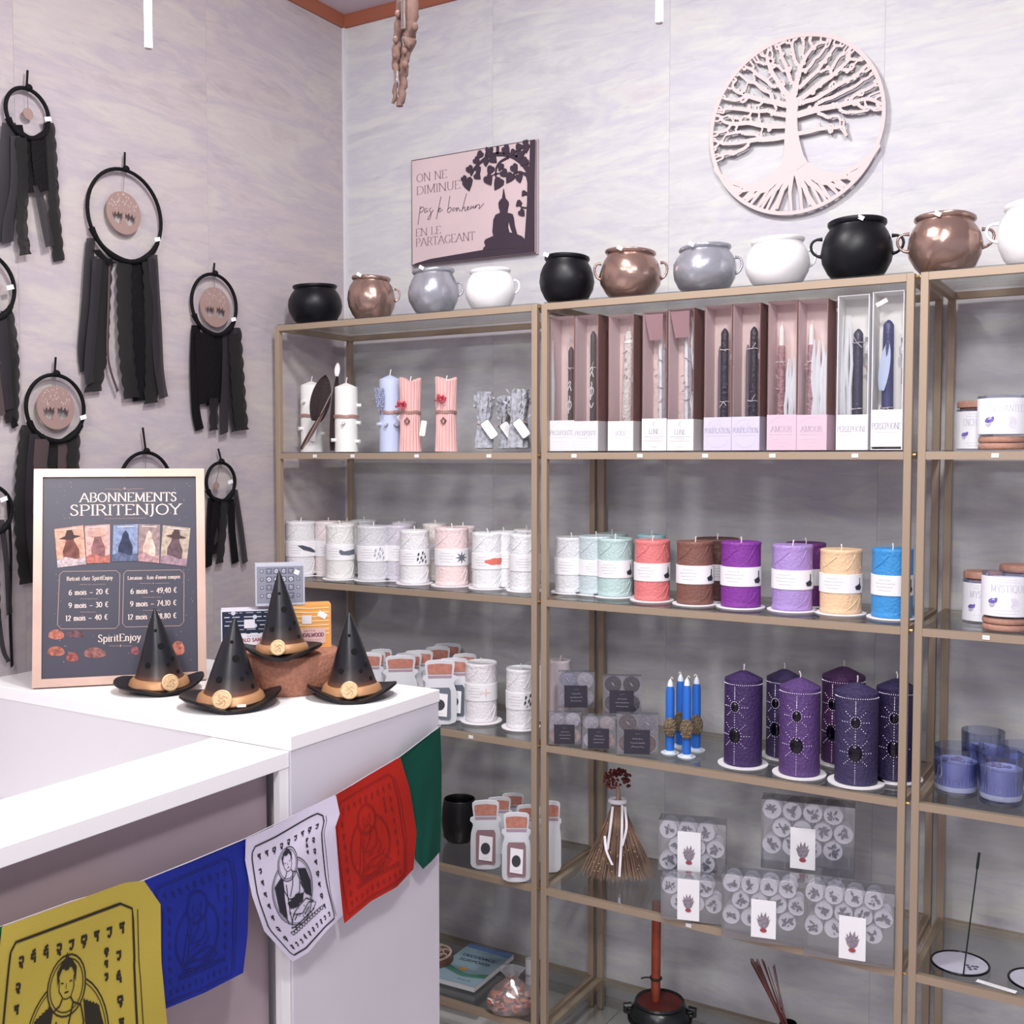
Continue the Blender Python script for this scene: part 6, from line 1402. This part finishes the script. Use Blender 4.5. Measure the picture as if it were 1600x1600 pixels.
def hat(label, p, ht, brim, seed, medu, tagged=False):
    t = thing('witch_hat', label, 'witch hat', p, face(p), 'black ceramic witch hats with gold bands'); k = brim/.085; q = random.Random(seed)
    def fb(P_, a):
        r_ = math.hypot(P_.x, P_.y)/(.085*k); lift = .019*k*max(0, (r_-.55)/.45)**1.3*(abs(cos(a))**1.5)+.0035*k*sin(3*a+seed)*r_; dip = 0 if abs(cos(a)) > .35 else .002*sin(5*a)
        return Vector((P_.x*1.0, P_.y*.88, P_.z+max(0, lift)+dip*r_))
    MB().lathe([(.02*k, .003), (.055*k, .002), (.078*k, .001), (.085*k, .003), (.084*k, .0075), (.076*k, .008), (.055*k, .009), (.04*k, .012)], 48, (0, 0, 0), fb).build('brim', hb, t, smooth=True)
    cr = .050*k; bend = (q.uniform(-.003, .003), q.uniform(-.002, .002))
    def fc(P_, a): f = P_.z/ht; return Vector((P_.x*(1+.02*sin(3*a+f*6))+bend[0]*f*f*3, P_.y*(1+.02*cos(2*a+f*5)), P_.z))
    pr = [(cr, .010), (cr*.98, .022), (cr*.88, .2*ht), (cr*.72, .36*ht), (cr*.54, .54*ht), (cr*.36, .72*ht), (cr*.20, .86*ht), (cr*.09, .95*ht), (cr*.03, ht*.995), (.0003, ht)]
    MB().lathe(pr, 40, (0, 0, 0), fc).build('cone', hm, t, smooth=True)
    MB().lathe([(cr*1.02, .009), (cr*1.12, .0095), (cr*1.15, .012), (cr*1.08, .0215), (cr*1.01, .0245), (cr*.98, .026)], 48, (0, 0, 0), lambda P_, a: Vector((P_.x, P_.y, P_.z+.0015*sin(2*a+seed)))).build('gold_band', goldm, t, smooth=True)
    an = -pi/2+medu; d = Vector((cos(an), sin(an), .28)).normalized(); c_ = Vector((cos(an)*cr*1.14, sin(an)*cr*1.14, .0235)); R = d.to_track_quat('Z', 'Y').to_matrix()
    md_ = MB().lathe([(.0155*k, -.004), (.0165*k, 0), (.0165*k, .0025), (.0145*k, .0036), (.0140*k, .0028), (.0003, .0030)], 28, c_, lambda P_, a: R @ P_).build('medallion', medm, t, smooth=True)
    m = MB()
    for i in range(4):
        a0 = i*1.57+.4; m.tube([c_+R @ Vector((.0095*k*cos(a0+s*.28)*(1-.12*s), .0095*k*sin(a0+s*.28)*(1-.12*s), .0036)) for s in range(6)], .0009, 5)
    m.tube([c_+R @ Vector((.004*k*cos(s*1.05), .004*k*sin(s*1.05)*(.6 if s % 2 else 1), .0036)) for s in range(6)], .0009, 5, True); m.build('relief', medm, md_)
    hol = mat('020203', .9)  # black discs paint the dark inside of the vents; no openings are cut
    for (au, fz, hr) in ((.25, .56, .0062), (-.55, .34, .0056), (.5, .34, .0036), (.0+.9, .40, .004), (-.1, .74, .003), (1.0, .24, .004)):
        rr = cr*(.98-(fz)*.98)*1.0; a_ = -pi/2+au; rad = None
        for (r1, z1), (r2, z2) in zip(pr, pr[1:]):
            if z1 <= fz*ht <= z2: rad = r1+(r2-r1)*(fz*ht-z1)/(z2-z1)
        dd = Vector((cos(a_), sin(a_), .28)).normalized(); RR = dd.to_track_quat('Z', 'Y').to_matrix(); cc = fc(Vector((cos(a_)*rad, sin(a_)*rad, fz*ht)), a_)
        MB().lathe([(hr*k*1.0, -.001), (hr*k*1.0, .0012), (hr*k*.85, .0014), (.0002, .0006)], 14, cc, lambda P_, a, RR=RR: RR @ P_).build('vent_shade_disc', hol, t, smooth=True)
    if tagged: MB().box((.018, -.066*k, .0135), (.015, .006, .001), Matrix.Rotation(.5, 3, 'X')).build('price_tag', tagm, t)
def onc(px, py, z): return at(2, px, py, z)
h1 = onc(249, 1078, CZ); h2 = onc(361, 1102, CZ); h4 = onc(550, 1088, CZ)
for nm, hp, pxx, ytop, bw, sd, mu in ((0, h1, 250, 950, 68, 1, .35), (1, h2, 360, 965, 78, 2, -.25), (2, h4, 545, 956, 70, 3, -.08)):
    ht = at(1, pxx, ytop, hp.y).z-CZ; br = bw*depth(hp)/FPX
    hat(['black witch hat on the counter in front of the poster', 'largest black witch hat, nearest the camera, price tag on its brim', 'rightmost black witch hat, by the counter corner'][nm], hp, ht, br, sd, mu, nm == 1)
# terracotta riser with hat and incense boxes
RZ = .074; rc = Vector((.580, -.888, CZ)); rr_ = .098
t = thing('terracotta_riser', 'round terracotta block on the counter carrying a witch hat and incense boxes', 'display stand', rc+Vector((0, 0, .0003)), face(rc))
MB().lathe([(rr_-.002, 0), (rr_, .002), (rr_, RZ-.003), (rr_-.003, RZ)], 56).build('block', mat('a8745f', .75, bump=.5, bscale=160, var=.14), t, smooth=True)
zr = CZ+RZ+.0006
h3 = onc(441, 1024, zr); ht = at(1, 438, 891, h3.y).z-zr
hat('black witch hat raised on the terracotta block in front of incense boxes', h3, ht, 62*depth(h3)/FPX, 4, -.15)
def ibox(name, label, a, b, yb, yt, z, dep, build, back=.0, wd=None):
    p0 = at(2, a, yb[0], z)if wd is None else None
    return None
bp = h3+hdir(h3)*.072; ybx = bp
ang = face(bp)+.04; ex = Vector((cos(ang), sin(ang), 0)); nb = Vector((sin(ang), -cos(ang), 0))
def hit(px, py): d = ray(px, py); return CAM+d*((bp-CAM).dot(nb)/d.dot(nb))
def box_at(name, label, px0, px1, ytop, ybot, dep, zbase):
    a = hit(px0, (ytop+ybot)/2); b = hit(px1, (ytop+ybot)/2); w_ = (b-a).dot(ex); h_ = hit((px0+px1)/2, ytop).z-hit((px0+px1)/2, ybot).z
    o_ = Vector((a.x, a.y, zbase)); t = thing(name, label, 'incense box', o_, ang, 'boxes of incense on the terracotta block')
    return t, w_, h_, dep
t, w_, h_, dp = box_at('incense_box', 'dark navy incense box with white stripes, left behind the raised hat', 346, 430, 950, 1012, .05, zr)
bx = MB().span((0, 0, 0), (w_, dp, h_)).build('carton', mat('1f2a40', .5), t); MB().span((-.0006, -.0001, 0), (.0015, dp+.0005, h_+.0005)).build('white_edge', mat('d9d6e2', .5), t); MB().span((0, -.0002, h_-.001), (w_, dp, h_+.0006)).build('white_top', mat('d9d6e2', .5), t)
P = plane((0, -.0003, 0), (1, 0, 0), (0, 0, 1)); m = MB(); q = random.Random(2)
for r_ in range(6):
    x = .004+q.uniform(0, .01)
    while x < w_-.012: l = q.uniform(.004, .018); m.ribbon([(x, h_*(.95-.105*r_)), (x+l, h_*(.95-.105*r_))], P, .0011+.0008*(r_ % 2), .0003); x += l+q.uniform(.003, .008)
for a, b in ((.22, .95), (.62, .84), (.22, .72), (.62, .62)): m.fill(ell(w_*a, h_*b, .0042, .0042, 14), P, .0005)
m.build('white_print', mat('c9cbd8', .6), bx)
m = MB(); m.fill([(w_*.42, h_*.56), (w_*.62, h_*.56), (w_*.62, h_*.78), (w_*.42, h_*.78)], P, .0007); m.fill([(w_*.30, h_*.04), (w_*.84, h_*.04), (w_*.92, h_*.42), (w_*.24, h_*.42)], P, .0007); m.build('label_patch', mat('dfdde6', .6), bx)
m = MB(); text(m, 'PALO SANTO', P, w_*.58, h_*.22, h_*.09, .25, .6, False, 'c', .1, .0010, w_*.52); scribble(m, P, w_*.38, w_*.8, h_*.12, h_*.03, .1, .001, 4); m.build('red_lettering', mat('a3565f', .6), bx)
m = MB(); text(m, 'SATYA', P, w_*.58, h_*.34, h_*.04, .2, .6, False, 'c', .5, .0010, w_*.2); m.build('lettering', inkl, bx)
t, w_, h_, dp = box_at('incense_box', 'orange and cream incense box, right behind the raised hat', 433, 517, 947, 1014, .05, zr)
bx = MB().span((0, 0, 0), (w_, dp, h_)).build('carton', mat('e6a457', .5), t); MB().span((w_, 0, 0), (w_+.0006, dp, h_)).build('lilac_side', mat('a99cae', .5), t)
m = MB(); q = random.Random(8)
for r_ in range(7): y = h_*(.93-.10*r_); m.ribbon([(w_*.02, y), (w_*.35, y+.001), (w_*.6, y-.001), (w_*.96, y)], P, [.002, .0035, .0022, .003], .0003)
m.build('cream_print', mat('efcf9c', .6), bx); m = MB(); m.fill([(w_*.34, h_*.10), (w_*.90, h_*.10), (w_*.90, h_*.46), (w_*.34, h_*.46)], P, .0007); m.build('lilac_patch', mat('d6b8b4', .6), bx)
m = MB(); m.fill([(w_*.46, h_*.56), (w_*.64, h_*.56), (w_*.64, h_*.76), (w_*.46, h_*.76)], P, .0007); m.build('white_square', mat('dfdfe0', .6), bx)
MB().box((w_*.84, -.0008, h_*.76), (.017, .0008, .011), Matrix.Rotation(.5, 3, 'Y')).build('price_tag', tagm, t)
m = MB(); text(m, 'SANDALWOOD', P, w_*.60, h_*.26, h_*.085, .25, .6, False, 'c', .08, .0010, w_*.52); scribble(m, P, w_*.46, w_*.8, h_*.17, h_*.03, .1, .001, 4); text(m, 'SATYA', P, w_*.6, h_*.38, h_*.04, .2, .6, False, 'c', .5, .0010, w_*.2); m.build('lettering', mat('8a5668', .6), bx)
zt = zr+h_+.0012
t, w_, h2_, dp = box_at('incense_box', 'grey incense box with rows of small symbols, stacked on the other two', 399, 476, 879, 943, .045, zt)
bx = MB().span((0, 0, 0), (w_, dp, h2_)).build('carton', mat('bfc2cf', .5), t)
m = MB(); m.fill([(w_*.03, h2_*.07), (w_*.97, h2_*.07), (w_*.97, h2_*.95), (w_*.03, h2_*.95)], P, .0003); m.build('grey_panel', mat('8b8d9c', .6), bx)
m = MB(); m2 = MB(); m3 = MB(); q = random.Random(6)
for r_ in range(4):
    for c_ in range(6):
        cx_ = w_*(.13+.148*c_); cy_ = h2_*(.84-.2*r_); s_ = w_*(.062 if c_ in (1, 2, 3, 4) else .035)
        m.fill([(cx_-s_, cy_-s_), (cx_+s_, cy_-s_), (cx_+s_, cy_+s_), (cx_-s_, cy_+s_)], P, .0006)
        k = q.randint(3, 8); m2.fill([(cx_+s_*.7*cos(2*pi*i/k+.5)*(1 if i % 2 else .75), cy_+s_*.7*sin(2*pi*i/k+.5)) for i in range(k)], P, .0009); m3.fill(ell(cx_, cy_, s_*.3, s_*.3, 8), P, .0012)
m.build('squares', mat('6a6c7c', .6), bx); m2.build('symbols', mat('d4d6e2', .6), bx); m3.build('symbol_centres', mat('777988', .6), bx)
MB().box((w_*.84, -.0012, h2_*.80), (.010, .0008, .009), Matrix.Rotation(.4, 3, 'Y')).build('price_tag', tagm, t)

# ================================================================== PRAYER FLAGS
FX = CX+.022
t = thing('prayer_flags', 'string of printed prayer flags hung across the white counter front', 'prayer flags', (FX, -1.2, .8)); to = Vector(t.location)
def edge(pl, s):
    L_ = [math.dist(a, b) for a, b in zip(pl, pl[1:])]; tot = sum(L_); d = s*tot
    for (a, b), l in zip(zip(pl, pl[1:]), L_):
        if d <= l+1e-9: f = d/l; return (a[0]+(b[0]-a[0])*f, a[1]+(b[1]-a[1])*f)
        d -= l
    return pl[-1]
def flag(name, label, col, top, right, bottom, left, ph, inkc, lev, amp=.005, corner=None, dx=0):
    TL, TR, BL_, BR = top[0], top[-1], bottom[0], bottom[-1]
    def F(u, v, o_=0):
        u_ = min(1, max(0, u)); v_ = min(1, max(0, v)); a = edge(top, u_); b = edge(bottom, u_); c_ = edge(left, v_); d = edge(right, v_)
        p = [(1-v_)*a[i]+v_*b[i]+(1-u_)*c_[i]+u_*d[i]-((1-u_)*(1-v_)*TL[i]+u_*(1-v_)*TR[i]+(1-u_)*v_*BL_[i]+u_*v_*BR[i]) for i in (0, 1)]
        x = FX+dx+amp*(sin(u*5+ph+v*2)*(.3+.7*v)+.4*sin(u*13+ph*2+v*5)*v+.35*sin(v*9+ph+u*3))
        return at(0, p[0], p[1], x)+Vector((o_, 0, 0))-to
    N = 26; vs = [F(i/N, j/N) for j in range(N+1) for i in range(N+1)]; fs = [(j*(N+1)+i, j*(N+1)+i+1, (j+1)*(N+1)+i+1, (j+1)*(N+1)+i) for j in range(N) for i in range(N)]
    fl = MB().add(vs, fs).build('flag', mat(col, .75, spec=.2, bump=.15, bscale=500), t, smooth=True, label=label)
    # hem along the string
    if lev:
        m = MB(); Q = lambda u, v, o_=0: F(u, v, .0009+o_); fine = .04; w1 = .011
        def rb_(pts, w_=w1): m.ribbon(pts, Q, w_, 0, 0, fine)
        rb_([(.07, .12), (.10, .085), (.78, .075), (.83, .11), (.84, .3), (.83, .6), (.85, .93), (.84, .96), (.08, .96), (.06, .93), (.05, .5), (.07, .12)], .012)
        rb_([(.86, .12), (.87, .4), (.86, .8), (.88, .95)], .005)
        TIB = [[[(-.5, .45), (.5, .45)], [(.3, .45), (.3, -.2), (.1, -.5), (-.3, -.3)]], [[(-.5, .5), (.5, .5)], [(-.3, .5), (-.3, .1), (.2, .1), (.2, .5)], [(.2, .1), (.2, -.6)]], [[(-.5, .4), (.4, .4)], [(-.2, .4), (-.4, .0), (0, -.1), (.3, .1), (.3, -.6)], [(-.3, .7), (.3, .9)]], [[(-.5, .5), (.5, .5)], [(-.4, .5), (-.4, -.1), (.4, -.1)], [(.4, .5), (.4, -.1)], [(-.2, -.3), (.3, -.4), (-.1, -.8)]], [[(-.4, .5), (.4, .5)], [(.4, .5), (.4, -.1), (-.1, -.2), (-.3, .1)], [(-.2, -.45), (.3, -.45), (.3, -.8)]], [[(-.3, .2), (-.3, .35)], [(-.3, -.3), (-.3, -.15)]]]
        q = random.Random(int(ph*10))
        def glyph(cu, cv, s):
            for st in TIB[q.randrange(5)]: rb_([(cu+a*s, cv-b*s*1.05) for a, b in st], .012 if lev > 1 else .010)
        for i in range(9): glyph(.14+.078*i, .175, .034)
        for i in range(7): glyph(.745, .28+.09*i, .030); 
        for i in range(7): glyph(.13, .28+.09*i, .030)
        for i in range(3): glyph(.67, .25+.05*i, .022)
        for i in range(10): glyph(.13+.072*i, .90, .028)
        rb_(ell(.43, .335, .115, .125, 24)+[(.545, .335)], .007); rb_(ell(.43, .335, .10, .108, 24)+[(.53, .335)], .005)
        rb_(ell(.43, .55, .24, .25, 30, -60, 240), .007); rb_(ell(.43, .55, .225, .235, 30, -60, 240), .004)
        def fl_(pts): # filled patch split into strips so it follows the cloth
            us = [p[0] for p in pts]; vs_ = [p[1] for p in pts]; y = min(vs_); st = .008
            while y < max(vs_):
                xs = []
                for (x1, y1), (x2, y2) in zip(pts, pts[1:]+pts[:1]):
                    if (y1 <= y+st/2 < y2) or (y2 <= y+st/2 < y1): xs.append(x1+(x2-x1)*(y+st/2-y1)/(y2-y1))
                xs.sort()
                for a, b in zip(xs[::2], xs[1::2]): rb_([(a, y+st/2), (b, y+st/2)], st*1.02)
                y += st
        if lev > 1:
            fl_([(.375, .33), (.37, .27), (.40, .235), (.42, .22), (.43, .20), (.44, .22), (.46, .235), (.49, .27), (.485, .33), (.475, .29), (.46, .265), (.43, .27), (.40, .265), (.385, .29)])
            fl_([(.24, .44), (.33, .40), (.35, .42), (.33, .50), (.30, .60), (.27, .70), (.22, .62)]); fl_([(.53, .41), (.62, .45), (.65, .56), (.63, .68), (.56, .62), (.54, .52)])
            fl_([(.33, .60), (.46, .58), (.54, .61), (.52, .655), (.42, .67), (.35, .65)])
        rb_([(.385, .30), (.385, .35), (.41, .385), (.43, .39), (.455, .385), (.475, .35), (.475, .30)], .005)
        for s_ in (-1, 1): rb_([(.43+s_*.018, .322), (.43+s_*.035, .320)], .005)
        rb_([(.43, .325), (.427, .345), (.433, .347)], .003); rb_([(.418, .362), (.442, .362)], .006)
        for pts in ([(.405, .385), (.39, .41), (.345, .43), (.33, .50), (.36, .58)], [(.455, .385), (.47, .41), (.515, .43), (.53, .50), (.50, .58)], [(.345, .43), (.31, .55), (.29, .66), (.26, .74)], [(.37, .47), (.35, .57), (.33, .68), (.30, .75)], [(.47, .41), (.44, .50), (.38, .57)], [(.36, .58), (.43, .60), (.50, .58)], [(.28, .76), (.36, .70), (.46, .74), (.58, .70), (.66, .74), (.60, .775), (.46, .78), (.32, .785), (.26, .77)], [(.36, .70), (.44, .675), (.56, .66), (.64, .72)], [(.53, .52), (.56, .60), (.50, .64)], [(.40, .63), (.46, .62)], [(.34, .74), (.40, .72)], [(.48, .76), (.56, .73)]): rb_(pts, .008)
        for k in range(12): a = .22+.042*k; rb_([(a, .80), (a+.010, .825), (a+.032, .825), (a+.042, .80)], .007)
        rb_([(.22, .80), (.72, .80)], .006)
        for k in range(40): a = q.uniform(.25, .64); b = q.uniform(.62, .79); rb_([(a, b), (a+q.uniform(-.02, .02), b+q.uniform(.004, .02))], .005)
        m.build('print', mat(inkc, .8), fl, kind='stuff')
    return F
flag('flag', 'yellow flag with a black Buddha print', 'b9a648', [(3, 1448), (110, 1410), (195, 1379), (225, 1376)], [(225, 1376), (251, 1413), (252, 1500), (265, 1640), (272, 1760)], [(-8, 1830), (130, 1790), (272, 1760)], [(3, 1448), (-4, 1520), (-12, 1640), (-8, 1830)], .5, '2a2418', 2, .004, dx=.004)
flag('flag', 'blue flag', '1f2c8c', [(222, 1377), (300, 1346), (384, 1311)], [(384, 1311), (389, 1390), (387, 1460), (380, 1520)], [(250, 1580), (320, 1551), (380, 1520)], [(222, 1377), (246, 1430), (246, 1500), (250, 1580)], 1.4, '19206c', 1, .003)
flag('flag', 'white flag with a black Buddha print', 'dcd6ea', [(384, 1311), (430, 1290), (480, 1262), (525, 1243)], [(525, 1243), (531, 1272), (524, 1292), (531, 1380), (536, 1430)], [(457, 1503), (482, 1488), (510, 1455), (536, 1430)], [(384, 1311), (383, 1345), (394, 1400), (413, 1455), (457, 1503)], 2.6, '2b2a35', 2, .005, dx=.006)
flag('flag', 'red flag with a faint print', 'b3261c', [(524, 1242), (575, 1212), (625, 1183)], [(625, 1183), (640, 1232), (651, 1300), (646, 1358)], [(538, 1443), (580, 1408), (620, 1386), (646, 1358)], [(524, 1242), (518, 1290), (527, 1370), (538, 1443)], 3.3, '8e1c18', 1, .004, dx=.003)
flag('flag', 'dark green flag', '0f4a3c', [(625, 1183), (655, 1158), (688, 1136)], [(688, 1136), (690, 1200), (690, 1270), (688, 1330)], [(648, 1342), (661, 1358), (675, 1345), (688, 1330)], [(625, 1183), (638, 1225), (648, 1290), (648, 1342)], 4.1, '0b3a30', 0, .003, dx=-.003)
flag('flag', 'green flag cut by the left picture edge', '1d6b45', [(-230, 1535), (-100, 1490), (5, 1446)], [(5, 1446), (2, 1480), (-6, 1560), (-6, 1800)], [(-230, 1900), (-100, 1850), (-6, 1800)], [(-230, 1535), (-235, 1650), (-240, 1780), (-230, 1900)], 5, '145036', 0, .004)
sp_ = [at(0, a, b, FX)-to for a, b in ((-230, 1535), (4, 1447), (110, 1409), (223, 1376), (300, 1345), (384, 1310), (455, 1276), (525, 1242), (575, 1211), (625, 1182), (688, 1134))]
MB().tube(sp_+[Vector((CX+.002, CY2-.004, sp_[-1].z+to.z+.004))-to], .0008, 6).build('string', mat('b9b4c0', .8), t)
